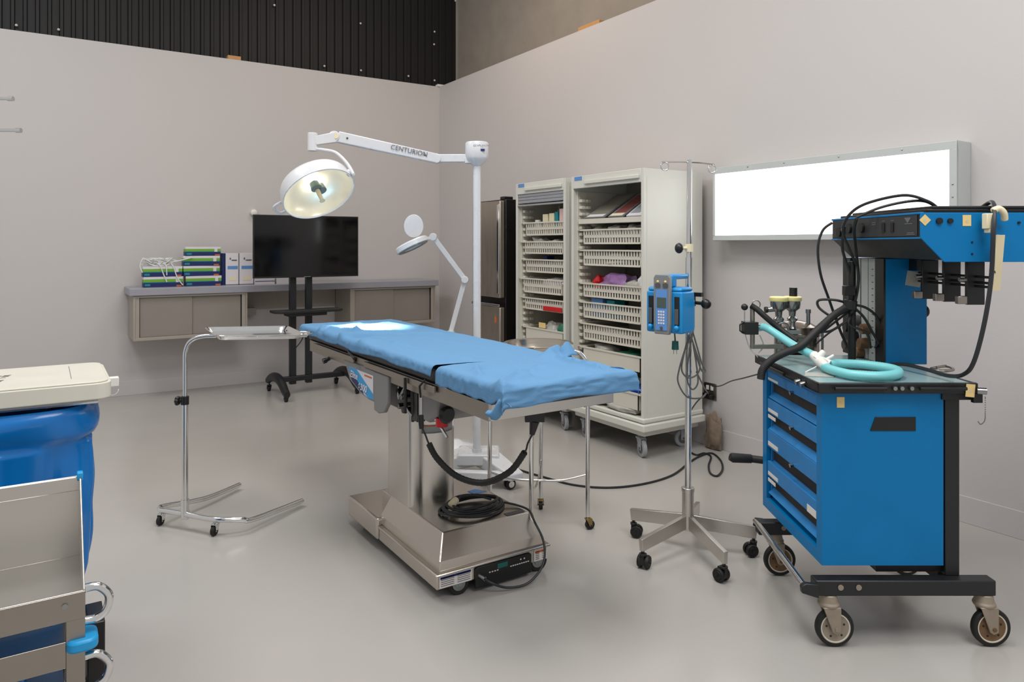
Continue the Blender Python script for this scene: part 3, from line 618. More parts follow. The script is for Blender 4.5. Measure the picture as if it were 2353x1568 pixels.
# drapes
def seg_d(p, a, b_):
    ab = b_-a; tt = max(0, min(1, (p-a).dot(ab)/ab.length_squared)); return (p-(a+ab*tt)).length
def drape(name, u0, u1, v0, v1, zt, dl, dr, df, dh, seed, cre, lab, nu=110, nv=240, amp=.0035, cut=0):
    Wd, Ln = u1-u0, v1-v0; rr = .022
    def fold(a, L_):
        if a < 0: x = -a; s_ = -1; base_ = 0
        elif a > L_: x = a-L_; s_ = 1; base_ = L_
        else: return a, 0
        arc = rr*pi/2
        if x < arc: th = x/rr; return base_+s_*rr*sin(th), rr*(1-cos(th))
        return base_+s_*(rr+.06*(x-arc)), rr+(x-arc)
    def fn(s_, t_):
        a = -dl+(Wd+dl+dr)*s_; jag = .008*noise.noise(V((s_*3, t_*9, seed)))
        bb = -df+(Ln+df+dh)*t_+cut*max(0, 1-s_*1.6)**1.4*(1-t_)**8
        if a < 0: a *= 1+.45*noise.noise(V((t_*5, 0, seed+3)))
        pu, da = fold(a, Wd); pv, db = fold(bb, Ln)
        dz = max(da, db)+.35*min(da, db)
        p = V((pu+.012*noise.noise(V((pu*9, pv*7, 1))), pv+.012*noise.noise(V((pu*9, pv*7, 7))))); z = 0
        for q in cre: z += 1.15*q[4]*math.exp(-(seg_d(p, V((q[0], q[1])), V((q[2], q[3])))/q[5])**1.25)
        n1 = 1-abs(noise.noise(V((pu*3+pv*2+seed, pv*3.2-pu*3, 0))))*2.4; n2 = (1-abs(noise.noise(V((pu*7+pv*5, pv*3-pu*4+seed, 4))))*2)**3
        z += amp*(n1+.35*n2)
        out = .008*noise.noise(V((t_*26, s_*7, seed)))*(1 if dz > .01 else 0)
        hang = .004*sin(t_*34+seed+2*sin(t_*11)) if (da > .02) else 0
        sg_ = -1 if a < 0 else 1
        return (u0+pu+sg_*abs(out+hang*.5)*(1 if da > .01 else 0), v0+pv-(abs(out)*1.5 if bb < 0 else 0), zt-dz+z*(1 if dz < .01 else .25)+jag*(1 if dz > .03 else 0))
    b = B(); b.grid(fn, nu, nv)
    return build(b, name, sheet_m, ang=80, solid=.0015, label=lab, cat_='drape')
rnd = random.Random(11); cre = []
for q in ((.0, 1.55, .22, 1.45, .024, .020), (.02, 1.45, .10, 1.25, .026, .022), (.10, 1.25, .32, 1.12, .016, .02), (-.02, 1.2, .12, 1.05, .022, .02), (.18, 1.5, .42, 1.62, .012, .02), (.1, 1.0, .1, .7, .010, .016), (.0, .9, .14, .62, .014, .022), (.3, 1.2, .5, .95, .010, .018), (.05, .62, .2, .1, .008, .02), (.45, 1.75, .5, 1.3, .010, .02), (.33, .9, .45, .2, .006, .014), (.12, 1.62, .3, 1.7, .01, .015), (.06, 1.38, .2, 1.30, -.014, .012), (.02, 1.10, .2, .95, -.012, .012)): cre.append(q)
drape('surgical_drape', TU0-.006, TU1+.008, 2.70, 4.60, 1.056, .062, .09, .03, .04, 5, cre, 'long light blue paper drape over the main part of the operating table', cut=.085)
cre = [(.0, .02, .12, .12, .02, .022), (.1, .06, .4, .3, .006, .016), (.48, .05, .5, .35, .022, .016), (.3, .3, .42, .02, .008, .012), (.02, .2, .1, .4, .014, .02), (.5, .42, .62, .5, .04, .04), (.05, .3, .3, .36, .007, .016), (.2, .05, .24, .25, -.008, .012)]
drape('surgical_drape', TU0-.008, TU1+.012, 2.205, 2.685, 1.056, .082, .08, .088, .02, 9, cre, 'short light blue paper drape over the foot section of the operating table', nv=90, amp=.0045)
# corner flaps of the foot drape
b = B(); b.grid(lambda a, c: (1.39-.05*a-.012*sin(c*5), 2.195-.035*c*(1-a)+.03*a, 1.02-.055*a-.035*c+.01*sin(a*7)), 10, 10)
b.grid(lambda a, c: (1.99+.05*a+.01*sin(c*6), 2.21+.14*c, 1.052-.02*a*c+.008*sin(a*5+c*4)-.03*a), 10, 10)
b.grid(lambda a, c: (1.95+.08*a, 2.58+.10*c, 1.055+.07*math.sin(a*2.4)*(1-abs(c-.5)*1.6)), 12, 12)
bpy.data.objects['surgical_drape.001']
build(b, 'corner_flap', sheet_m, bpy.data.objects['surgical_drape.001'], solid=.0015, ang=80, split=True)
# hand control with its cord
t = thing('hand_control', 'black hand control hooked under the foot rail with a drooping sleeved cord', 'hand control', at(1230, 955, 2.95))
b = B(); p = at(1228, 955, 2.86)
b.cbox((p.x, p.y, p.z-.002), .078, .03, .045, rz=-YAW); b.tube([at(1228, 968, 2.86), at(1222, 1000, 2.86)], [.020, .010], 10); build(b, 'handset', black_m, t, bevel=.003)
P = [at(1222, 1000, 2.86), at(1212, 1020, 2.87), at(1205, 1040, 2.88), at(1170, 1085, 2.93), at(1110, 1110, 3.0), at(1050, 1095, 3.06), at(1005, 1055, 3.1), at(985, 1020, 3.1), at(977, 1000, 3.1), at(970, 985, 3.08), at(968, 968, 3.07)]
b = B(); b.tube(cat(P, 8), .004, 8); build(b, 'cord', cable_m, t)
Q = cat(P[2:8], 14); b = B(); b.tube(Q, [.0125+.0012*(i % 2) for i in range(len(Q))], 12); build(b, 'cord_sleeve', rub_m, t)
b = B(); b.cyl(at(968, 985, 3.07), at(966, 955, 3.07), .010, .013, 14); build(b, 'plug', black_m, t)
# coiled power cord on the base
b = B(); pts = []
for k in range(5):
    for i in range(16):
        a = 2*pi*i/16; rr = .168-.012*k+.008*sin(3*a+k*2); pts.append((1.775+rr*cos(a)+.006*sin(k*5), 3.09+.9*rr*sin(a)*.82, .273+.0075*k+.004*sin(a*2+k)))
b.tube(cat(pts, 3), .0065, 8)
b.tube(cat([(1.93, 3.05, .28), (1.975, 3.0, .272), (2.0, 2.93, .262)]+[at(*q) for q in ((1228, 1200, 3.46), (1247, 1240, 3.42), (1251, 1280, 3.38), (1238, 1315, 3.34), (1208, 1343, 3.30), (1165, 1351, 3.26), (1130, 1341, 3.24), (1112, 1330, 3.25))], 8), .0055, 8)
b.tube(cat([(1.70, 3.13, .30), (1.75, 3.16, .31), (1.82, 3.13, .31), (1.86, 3.06, .305)], 6), .006, 8)
cc = build(b, 'power_cord', cable_m, label='black power cord coiled on the stainless base of the operating table', cat_='power cord')
b = B(); b.cyl((1.66, 3.10, .305), (1.70, 3.13, .31), .018, n=16); build(b, 'plug', ycard_m, cc, label='cream plug')
b = B(); b.cyl(at(1096, 1320, 3.27), at(1114, 1331, 3.245), .010, n=12); build(b, 'connector', nickel_m, cc)
b = B(); b.prism([(0, 0), (.075, .0), (.04, .06), (-.01, .05)], 'z', .2622, .2640, 0, Matrix.Translation((1.89, 3.28, 0))); build(b, 'blue_tag', lblue_m, label='small blue paper scrap on the far edge of the table base', cat_='paper scrap')
# ================================================================ MAYO STAND
pc = W(-1.793, 4.016)
t = thing('instrument_stand', 'chrome stand on a U-shaped base, reaching over the head of the table', 'stand', (pc.x, pc.y, 0))
A, C_ = W(-1.96, 4.033, .085), W(-1.591, 3.888, .085); e1, e2 = W(-1.74, 4.605, .03), W(-1.255, 4.309, .03)
b = B(CAM)
b.tube(cat([(-1.74, 4.62, .032), (-1.84, 4.33, .045), (-1.96, 4.10, .085), (-1.97, 4.045, .092), (-1.94, 4.015, .092), (-1.80, 3.965, .09), (-1.66, 3.905, .09), (-1.56, 3.88, .09), (-1.46, 3.92, .075), (-1.42, 3.98, .055), (-1.255, 4.33, .032)], 8), .0145, 14)
b.cyl((-1.793, 3.965, .075), (-1.793, 3.965, .17), .021); b.box(-1.81, -1.776, 3.955, 3.99, .06, .10)
build(b, 'base', chrome_m, t)
for (X, d) in ((-1.96, 4.05), (-1.60, 3.905)): caster(t, X, d, .09, .027, .02, R(-100), rub_m, chrome_m, T=CAM)
b = B(CAM); b.cyl((-1.793, 3.965, .12), (-1.793, 3.965, .72), .017); build(b, 'post', chrome_m, t)
b = B(CAM); b.cyl((-1.793, 3.965, .69), (-1.793, 3.965, .735), .021); b.cyl((-1.793, 3.965, .71), (-1.82, 3.965, .71), .008)
for i in range(6): a = i*pi/3; b.ball((-1.833, 3.965+.014*cos(a), .71+.014*sin(a)), .013, n=10)
b.cyl((-1.825, 3.965, .71), (-1.842, 3.965, .71), .018); build(b, 'clamp_knob', black_m, t)
b = B(CAM); b.tube(cat([(-1.793, 3.965, .72), (-1.793, 3.965, .90), (-1.790, 3.965, .98), (-1.765, 3.967, 1.035), (-1.71, 3.975, 1.060), (-1.62, 3.98, 1.065), (-1.35, 3.985, 1.067), (-1.13, 3.99, 1.067)], 8), .0115, 14)
b.tube(cat([(-1.62, 3.98, 1.066), (-1.60, 4.08, 1.068), (-1.55, 4.12, 1.068), (-1.2, 4.12, 1.068), (-1.13, 4.07, 1.068), (-1.13, 3.99, 1.068)], 6), .006, 10); build(b, 'arm', chrome_m, t)
def tray_fn(rects):
    pass
b = B(CAM)
def tq(k, z):   # tray outline, scaled inward by k
    c0 = V((-1.405, 3.93)); P_ = [V((-1.515, 3.70)), V((-1.075, 3.77)), V((-1.29, 4.16)), V((-1.74, 4.09))]
    out = []
    for i in range(4):
        p, a_, n_ = P_[i], P_[i-1], P_[(i+1) % 4]
        for s_ in range(7):
            tt = s_/6; q0 = p+(a_-p).normalized()*.05; q2 = p+(n_-p).normalized()*.05
            out.append(((1-tt)**2*q0+2*tt*(1-tt)*p+tt*tt*q2))
    return [(c0.x+(q.x-c0.x)*k, c0.y+(q.y-c0.y)*k, z) for q in out]
rings = [[b.v(p) for p in tq(k, z)] for k, z in ((.86, 1.0775), (.90, 1.0775), (.955, 1.094), (1.0, 1.100), (1.01, 1.098), (1.0, 1.096), (.95, 1.088), (.90, 1.074), (.86, 1.074))]
for a, d in zip(rings, rings[1:]):
    for j in range(28): b.f([a[j], a[(j+1) % 28], d[(j+1) % 28], d[j]])
b.f(rings[0]); b.f(rings[-1][::-1])
build(b, 'instrument_tray', chrome_m, ang=30, label='shallow chrome tray resting on the arm of the instrument stand', cat_='tray')
# ================================================================ RING STAND + BASIN
rc = W(.15, 4.0)
t = thing('basin_stand', 'four-legged chrome basin stand on casters behind the operating table', 'stand', (rc.x, rc.y, 0))
legs = [(.416, 3.977), (.170, 4.271), (-.124, 4.025), (.10, 3.74)]
cX, cD = .145, 4.0; zr = .985
for i, (x, y) in enumerate(legs):
    dx, dy = cX-x, cD-y; L_ = math.hypot(dx, dy); dx /= L_; dy /= L_
    b = B(CAM); b.tube(cat([(x, y, .07), (x, y, .5), (x, y, zr-.12), (x+dx*.01, y+dy*.01, zr-.06), (x+dx*.05, y+dy*.05, zr-.012), (x+dx*.09, y+dy*.09, zr-.008)], 7), .0125, 14); build(b, 'leg', chrome_m, t)
    caster(t, x, y, .075, .026, .022, R(20+i*70), rub_m, brass_m, T=CAM)
b = B(CAM); b.torus((cX, cD, zr-.004), L_-.085, .009, n=40); build(b, 'ring', chrome_m, t)
b = B(CAM)
for i in (0, 2):
    x, y = legs[i]; x2, y2 = legs[(i+1) % 4]; x3, y3 = legs[(i+2) % 4]; x4, y4 = legs[(i+3) % 4]
for (x, y) in legs: b.tube(cat([(x, y, .30), ((x+cX)/2, (y+cD)/2, .265), (cX, cD, .26)], 6), .006, 8)
build(b, 'brace', chrome_m, t)
b = B(CAM); b.lathe([(0, .89), (.10, .89), (.14, .93), (.165, .985), (.172, 1.022), (.19, 1.026), (.195, 1.022), (.19, 1.0215), (.176, 1.016), (.169, .984), (.144, .927), (.102, .886), (0, .886)], (cX, cD, 0), 48); build(b, 'steel_basin', mat('basin_steel', (196, 186, 172), .2, 1, var=.05, aniso=(1, 1, 12)), label='round stainless steel basin set in the chrome ring stand', cat_='basin')
# ================================================================ SURGICAL LAMP
LD = 4.85; lp = W(-.225, LD)
t = thing('surgical_light', 'white floor-standing surgical light with lit round head and long jointed arm', 'surgical light', (lp.x, lp.y, 0))
PX = -.235
b = B(CAM); b.cyl((PX, LD, .17), (PX, LD, 2.13), .026, n=28); b.cyl((PX, LD, .165), (PX, LD, .20), .032); build(b, 'pole', white_m, t)
b = B(CAM)
b.prism([(-.40, .10), (-.06, .10), (-.09, .175), (-.36, .175)], 'y', 4.78, 5.02)
def beam(a, c, w0, w1, h0, h1):
    a, c = V(a), V(c); d = (c-a).normalized(); n_ = V((-d.y, d.x, 0))
    q = [a-n_*w0, a+n_*w0, c+n_*w1, c-n_*w1]
    lo = [b.v((p.x, p.y, p.z)) for p in q]; hi = [b.v((p.x, p.y, p.z+(h0 if i < 2 else h1))) for i, p in enumerate(q)]
    b.f(lo[::-1]); b.f(hi)
    for i in range(4): b.f([lo[i], lo[(i+1) % 4], hi[(i+1) % 4], hi[i]])
beam((-.20, 4.92, .08), (.03, 4.60, .065), .085, .055, .105, .045); beam((-.28, 4.92, .08), (-.64, 4.70, .065), .085, .055, .105, .045)
beam((-.02, 4.63, .06), (-.60, 4.69, .06), .03, .03, .05, .05)
build(b, 'base', white_m, t, bevel=.010, seg=3)
for x, d in ((.0, 4.65), (-.60, 4.73)): caster(t, x, d, .09, .034, .05, R(-150), rub_m, black_m, chrome_m, T=CAM, twin=True)
b = B(CAM); b.lathe([(0, 2.095), (.03, 2.095), (.07, 2.135), (.078, 2.15), (.078, 2.245), (.072, 2.253), (0, 2.255)], (PX, LD, 0), 36); hd = build(b, 'swivel_cap', white_m, t)
text('CENTURION', .018, CAM @ V((PX-.02, LD-.0775, 2.215)), CAM @ V((1, 0, 0)), (0, 0, 1), ink_m, hd); b = B(CAM); b.box(PX+.02, PX+.055, LD-.073, LD-.068, 2.185, 2.2); build(b, 'badge', navy_m, hd)
j1 = cm(1003, 365, LD); j2 = cm(776, 315, 4.66); j3 = cm(722, 324, 4.60)
b = B(CAM)
def bar(b, a, c, w, h, m=0, h2=None):
    a, c = V(a), V(c); d = (c-a).normalized(); sd = d.cross(V((0, 0, 1))).normalized(); up = sd.cross(d).normalized(); h2 = h2 or h
    A_ = [a+sd*w*i+up*h*j for i, j in ((-1, -1), (1, -1), (1, 1), (-1, 1))]; C2 = [c+sd*w*i+up*h2*j for i, j in ((-1, -1), (1, -1), (1, 1), (-1, 1))]
    A_ = [b.v(p) for p in A_]; C2 = [b.v(p) for p in C2]
    b.f(A_, m); b.f(C2[::-1], m)
    for i in range(4): b.f([A_[i], C2[i], C2[(i+1) % 4], A_[(i+1) % 4]], m)
a0 = V((PX-.06, LD, H-(364-HY)/F*LD)); bar(b, a0, V((j1.x-.01, LD, a0.z+.0)), .02, .026); b.box(PX-.08, PX, LD-.03, LD+.03, 2.11, 2.15)
build(b, 'fixed_arm', white_m, t, bevel=.004)
b = B(CAM); bar(b, j1+V((0, -.005, 0)), j2, .022, .032, h2=.036); arm = build(b, 'spring_arm', white_m, t, bevel=.006)
dirn = (j1-j2).normalized(); o_ = j2.lerp(j1, .53); sdv = dirn.cross(V((0, 0, 1))).normalized(); 
off = V((0, -.0335, 0)); q0 = o_+off+V((0, 0, -.004))
text('CENTURION', .043, CAM @ q0, CAM @ dirn, CAM @ V((0, 0, 1)), ink_m, arm, sx=1.0)
b = B(CAM)
for f_ in (.10, .88): q = j2.lerp(j1, f_)+V((0, -.026, .004)); b.ball(q, .007, n=8)
build(b, 'screw', dgrey_m, arm, split=True)
b = B(CAM); bar(b, j2, j3, .022, .034, h2=.028); b.cyl(j2+V((-.02, -.028, 0)), j2+V((-.02, .028, 0)), .036, n=24); b.cyl(j1+V((0, -.028, 0)), j1+V((0, .028, 0)), .032, n=24); build(b, 'joint', white_m, t, bevel=.004, split=True)
b = B(CAM); q = j2+V((-.005, -.0295, .002)); b.cyl(q, q+V((0, -.002, 0)), .017, n=20); build(b, 'cap', ycard_m, t)
b = B(CAM); q = j3+V((-.012, 0, 0)); b.cyl((q.x, q.y, q.z+.05), (q.x, q.y, q.z-.065), .031, n=28); build(b, 'yoke_hub', white_m, t, bevel=.004)
hc = cm(733, 446, 4.50); nrm = V((.481, -.45, -.797)).normalized(); MH = Matrix.Translation(hc) @ axm(nrm)
LR = .232
side = cm(808, 411, 4.50)-cm(658, 481, 4.50); side = (side-nrm*side.dot(nrm)).normalized()
b = B(CAM @ MH); b.lathe([(0, -.13), (.10, -.127), (.175, -.115), (.212, -.095), (.222, -.075), (.229, -.03), (.230, .004), (.224, .006), (.220, 0), (.218, -.004)], (0, 0, 0), 56); hs = build(b, 'lamp_head', white_m, t)
b = B(CAM @ MH); b.lathe([(.218, -.004), (.20, -.04), (.165, -.07), (.10, -.092), (0, -.10)], (0, 0, 0), 56); build(b, 'reflector', refl_m, hs)
b = B(CAM @ MH); b.cyl((0, 0, -.098), (0, 0, -.078), .036, n=24); build(b, 'bulb', bulb_m, hs)
b = B(CAM @ MH); b.cyl((-.022, 0, -.075), (-.022, 0, -.03), .030, .034, n=24); b.cyl((.022, .02, -.075), (.022, .02, -.03), .030, .034, n=24); build(b, 'bulb_shield', lens_m, hs, split=True)
b = B(CAM @ MH); b.cyl((0, 0, -.03), (0, 0, .055), .015, .012, n=20); b.cyl((0, 0, .055), (0, 0, .058), .018, n=20); build(b, 'centre_handle', ycard_m, hs)
b = B(CAM); e = hc-side*.225-nrm*.05
uv = nrm.cross(side).normalized()
b.tube(cat([e+uv*.05+side*.02, e-side*.05+uv*.045, e-side*.062, e-side*.05-uv*.045, e-uv*.05+side*.02], 6), .009, 10); build(b, 'side_handle', white_m, hs)
# yoke
ye = hc+side*.238-nrm*.03; qs = V((j3.x-.012, j3.y, j3.z-.05))
b = B(CAM); b.tube(cat([qs, cm(745, 345, 4.58), cm(772, 352, 4.56), cm(797, 376, 4.53), cm(811, 400, 4.50), ye], 8), .011, 12); b.cyl(ye-side*.03, ye+side*.012, .022, n=20); build(b, 'yoke', white_m, t)
# ================================================================ MAGNIFIER LAMP
md = 5.3; bp = cm(1036, 975, md); bp0 = V((bp.x, md, 0)); mw = CAM @ bp0
t = thing('magnifier_lamp', 'white magnifying lamp on a jointed arm and floor stand, left of the surgical light pole', 'magnifier lamp', (mw.x, mw.y, 0))
b = B(CAM); b.lathe([(0, .03), (.17, .03), (.18, .04), (.18, .075), (.16, .095), (.06, .12), (.03, .14), (0, .14)], (bp.x+.03, md, 0), 40); build(b, 'base', white_m, t)
for i in range(4): a = i*pi/2+.6; caster(t, bp.x+.03+.13*cos(a), md+.13*sin(a), .03, .014, .018, a, rub_m, black_m, T=CAM, stem=.005)
b = B(CAM); b.cyl((bp.x, md, .13), (bp.x, md, .90), .020); b.cyl((bp.x, md, .88), (bp.x, md, .935), .026); build(b, 'pole', white_m, t)
k1 = cm(1068, 643, md-.02); k2 = cm(995, 545, md-.05); k0 = V((bp.x, md, .93)); 
b = B(CAM); bar(b, k0, k1+V((0, .01, 0)), .012, .018); bar(b, k1, k2, .012, .018); b.cyl(k1+V((0, -.03, 0)), k1+V((0, .03, 0)), .026); b.cyl(k2+V((0, -.03, 0)), k2+V((0, .03, 0)), .028); build(b, 'arm', white_m, t, bevel=.004)
hl = cm(946, 563, md-.1); n2 = V((-.12, -.28, -1)).normalized(); n2 = V((.40, -.10, -.91)).normalized()
n2 = (V((.44, -.06, -.9))).normalized(); M2 = Matrix.Translation(hl) @ axm(n2)
b = B(CAM @ M2); b.lathe([(.07, -.02), (.115, -.02), (.125, -.01), (.125, .018), (.118, .022), (.07, .022), (.066, 0), (.07, -.02)], (0, 0, 0), 40); hh = build(b, 'lamp_ring', white_m, t)
b = B(CAM @ M2); b.lathe([(.075, .0235), (.112, .0235), (.112, .026), (.075, .026), (.075, .0235)], (0, 0, 0), 40); b.cyl((0, 0, -.005), (0, 0, .005), .067, n=30); build(b, 'lens', lens_m, hh)
b = B(CAM); bar(b, hl+V((.09, .0, .042)), k2, .010, .010); build(b, 'head_bracket', white_m, t, bevel=.002)
lc = cm(950, 520, md-.1); b = B(CAM @ (Matrix.Translation(lc) @ axm(V((-.15, -1, .12))))); b.lathe([(0, -.004), (.083, -.004), (.086, 0), (.083, .004), (0, .006)], (0, 0, 0), 40, 0, Matrix.Diagonal((.84, 1.0, 1, 1))); build(b, 'lens_cover', white_m, t)
# ================================================================ IV POLE + PUMP
hb_ = V((.90, 3.70, 0)); hw = CAM @ hb_
t = thing('iv_pole', 'chrome IV pole with two hooks and a five-armed wheeled base', 'IV pole', (hw.x, hw.y, 0))
tips = [(.641, 3.888), (.620, 3.482), (.986, 3.339), (1.230, 3.638), (1.025, 3.989)]
for i, (x, y) in enumerate(tips):
    b = B(CAM); a, c2 = V((.90, 3.70, .155)), V((x, y, .118)); bar(b, a+(c2-a)*.06, a+(c2-a)*1.0, .011, .034, h2=.03); build(b, 'foot', steel_m, t, bevel=.002)
    ang = math.atan2(y-3.7, x-.9); caster(t, x-.014*cos(ang), y-.014*sin(ang), .10, .032, .055, ang+R(200), rub_m, black_m, T=CAM, twin=True)
b = B(CAM); b.cyl((.90, 3.70, .11), (.90, 3.70, .31), .030, n=28); b.cyl((.90, 3.70, .305), (.90, 3.70, .325), .033); build(b, 'hub', steel_m, t, bevel=.002)
zt = 2.0
b = B(CAM); b.cyl((.90, 3.70, .31), (.905, 3.70, 1.50), .0165, n=24); build(b, 'lower_tube', chrome_m, t)
b = B(CAM); b.cyl((.905, 3.70, 1.44), (.908, 3.70, zt), .0125, n=24); build(b, 'upper_tube', chrome_m, t)
b = B(CAM); q = V((.905, 3.70, 1.50)); b.cyl((.905, 3.70, 1.53), (.905, 3.70, 1.57), .022, n=20); b.cyl((.905, 3.70, 1.548), (.86, 3.67, 1.548), .008); 
kb = build(b, 'clamp', ycard_m, t)
b = B(CAM); b.ball((.845, 3.66, 1.548), .027, n=14, sc=(.8, 1, 1)); build(b, 'knob', black_m, kb)
b = B(CAM)
b.tube(cat([(.76, 3.66, zt-.015), (.84, 3.68, zt-.012), (.906, 3.70, zt-.012)], 5), .004, 8); b.tube(cat([(.906, 3.70, zt-.012), (.97, 3.72, zt-.013), (1.045, 3.74, zt-.02)], 5), .004, 8)
b.torus((.775, 3.665, zt-.037), .020, .0035, Matrix.Rotation(pi/2, 4, 'X'), n=24); b.torus((1.035, 3.738, zt-.042), .020, .0035, Matrix.Rotation(pi/2, 4, 'X'), n=24); build(b, 'hook_bar', chrome_m, t)
# pump
pa = R(-42); pw = V((.79, 3.60, 0))
PM = CAM @ Matrix.Translation((.792, 3.60, 1.133)) @ Matrix.Rotation(pa, 4, 'Z')
pp = PM.translation
t = thing('infusion_pump', 'bright blue infusion pump with keypad clamped on the IV pole', 'infusion pump', (pp.x, pp.y, 1.125), -YAW+pa)
b = B(PM); w = .20
b.box(-w/2, w/2, -.07, .055, .0, .205); b.box(-w/2+.02, w/2-.02, .055, .10, .01, .16); b.prism([(-.07, .205), (.055, .205), (.04, .225), (-.06, .225)], 'x', -w/2+.005, w/2-.005); build(b, 'housing', pump_m, t, bevel=.010, seg=3)
b = B(PM); b.prism([(-.065, .225), (-.02, .225), (-.02, .262), (.10, .262), (.10, .285), (-.065, .285)], 'x', -.045, .045); build(b, 'carry_handle', pump_m, t, bevel=.008)
b = B(PM); b.prism([(-.040, -.005), (.040, -.005), (.046, .05), (.046, .27), (.036, .287), (-.036, .287), (-.046, .27), (-.046, .05)], 'y', -.092, -.070); kp = build(b, 'control_panel', grey_m, t, bevel=.004)
b = B(PM); b.box(-.031, .031, -.0945, -.092, .015, .215, 0); b.box(-.024, .026, -.0962, -.0945, .125, .175, 1)
for x in (-.034, .008): b.box(x, x+.026, -.096, -.0915, .225, .243, 2); b.ball((x+.013, -.0925, .252), .007, 3, n=8)
for i in range(3):
    for j in range(5): b.box(-.018+i*.013, -.009+i*.013, -.096, -.0945, .045+j*.014, .054+j*.014, 4)
b.box(-.006, .007, -.0975, -.0945, .018, .033, 2)
build(b, 'keypad', [lblue_m, lcd_m, dgrey_m, yel_m, paper_m], kp)
for sg_ in (-1, 1):
    b = B(PM); x = sg_*.072; b.box(x-.014, x+.014, -.0725, -.0695, .04, .18, 0); b.box(x-.010, x+.010, -.079, -.0725, .045, .12, 1); b.ball((x, -.076, .028), .014, 2, n=12); build(b, 'channel_slot', [black_m, dgrey_m, pump_m], t, bevel=.002)
b = B(PM); b.box(-.03, .05, .10, .16, .12, .17); b.box(.0, .09, .14, .165, .17, .19); b.cyl((.04, .14, .14), (.125, .10, .14), .009); b.ball((.14, .095, .14), .026, n=14); build(b, 'pole_clamp', black_m, t)
b = B(CAM); b.tube(cat([cm(1548, 758, 3.60), cm(1550, 770, 3.60), cm(1551, 786, 3.60)], 4), .004, 8); build(b, 'cord', gcable_m, t)
b = B(CAM); q = cm(1551, 798, 3.60); b.cyl((q.x, q.y, q.z+.03), (q.x, q.y, q.z-.012), .016, .018, 14); b.box(q.x-.009, q.x-.006, q.y-.002, q.y+.002, q.z-.035, q.z-.01, 1); b.box(q.x+.006, q.x+.009, q.y-.002, q.y+.002, q.z-.035, q.z-.01, 1); build(b, 'plug', [gplug_m, nickel_m], t, label='green plug')
# hanging cord bundle
b = B(CAM)
for k, pts in enumerate((
    [(1590, 700, 3.62), (1594, 740, 3.66), (1590, 770, 3.66), (1575, 800, 3.66), (1560, 850, 3.66), (1558, 880, 3.66), (1578, 912, 3.66), (1610, 915, 3.7), (1622, 905, 3.74)],
    [(1592, 765, 3.66), (1602, 800, 3.66), (1612, 835, 3.66), (1620, 852, 3.66), (1612, 852, 3.66), (1600, 820, 3.66), (1592, 790, 3.66)],
    [(1583, 770, 3.67), (1572, 810, 3.66), (1566, 850, 3.66), (1580, 868, 3.66), (1600, 862, 3.66), (1608, 840, 3.66), (1596, 800, 3.66), (1588, 775, 3.66)],
    [(1590, 772, 3.66), (1582, 820, 3.66), (1578, 870, 3.66), (1590, 895, 3.66), (1603, 880, 3.66), (1600, 840, 3.66), (1592, 790, 3.66)],
    [(1600, 855, 3.68), (1612, 880, 3.9), (1620, 895, 4.6), (1627, 905, 5.55)])):
    b.tube(cat([cm(*p) for p in pts], 8), .0042, 8)
build(b, 'cord_bundle', gcable_m, label='looped grey cord hanging on the IV pole below the blue pump', cat_='cord')
# wires on the right wall / floor
def floorcord(pts, r, lab, m=cable_m):
    b = B(); P_ = [atz(p[0], p[1], p[2] if len(p) > 2 else r) if len(p) < 4 else at(p[0], p[1], p[3]) for p in pts]
    b.tube(cat(P_, 10), r, 8); return build(b, 'floor_cable', m, label=lab, cat_='cable')
floorcord([(1125, 1025), (1145, 1052), (1180, 1075), (1250, 1097), (1320, 1115), (1400, 1121), (1480, 1112), (1545, 1092), (1585, 1062), (1610, 1048), (1635, 1042), (1655, 1058), (1660, 1078), (1648, 1094), (1632, 1088), (1628, 1070), (1633, 1050), (1618, 1042), (1600, 1046), (1583, 1038)], .007, 'dark cable snaking over the floor behind the IV pole, looped at its end')
b = B(); b.tube(cat([at(1583, 950, 5.1), at(1600, 925, 5.3), at(1618, 908, 5.5), at(1630, 900, 5.57)], 8), .005, 8); build(b, 'wall_cable', cable_m, label='short dark cable rising to the wall outlet behind the IV pole', cat_='cable')
b = B(); b.tube(cat([at(1636, 888, 5.55), at(1655, 887, 5.3), at(1680, 876, 4.6), at(1705, 870, 4.1), at(1735, 862, 3.8), at(1752, 858, 3.62)], 8), .004, 8); build(b, 'wall_cable', cable_m, label='thin cable strung from the wall outlet to the blue anaesthesia cart', cat_='cable')
# ================================================================ ANAESTHESIA CART
ac = W(1.46, 3.15)
t = thing('anaesthesia_cart', 'blue anaesthesia machine cart on large casters with open drawers and overhead unit', 'anaesthesia machine', (ac.x, ac.y, 0), -YAW)
x0, x1, y0, y1, zb, zt = 1.221, 1.70, 2.85, 3.52, .301, .985
b = B(CAM); k = .022
b.box(x0, x1, y0, y0+k, zb, zt); b.box(x0, x1, y1-k, y1, zb, zt); b.box(x1-k, x1, y0+k, y1-k, zb, zt); b.box(x0, x1-k, y0+k, y1-k, zb, zb+.05); b.box(x0, x1-k, y0+k, y1-k, zt-.02, zt)
b.box(x0, x0+.02, y0+k, y0+.05, zb+.05, zt-.02); b.box(x0, x0+.02, y1-.05, y1-k, zb+.05, zt-.02)
build(b, 'cabinet_body', blue_m, t, bevel=.003)
dz = [(.965, .917, .870), (.833, .764, .718), (.685, .601, .545), (.534, .461, .413)]
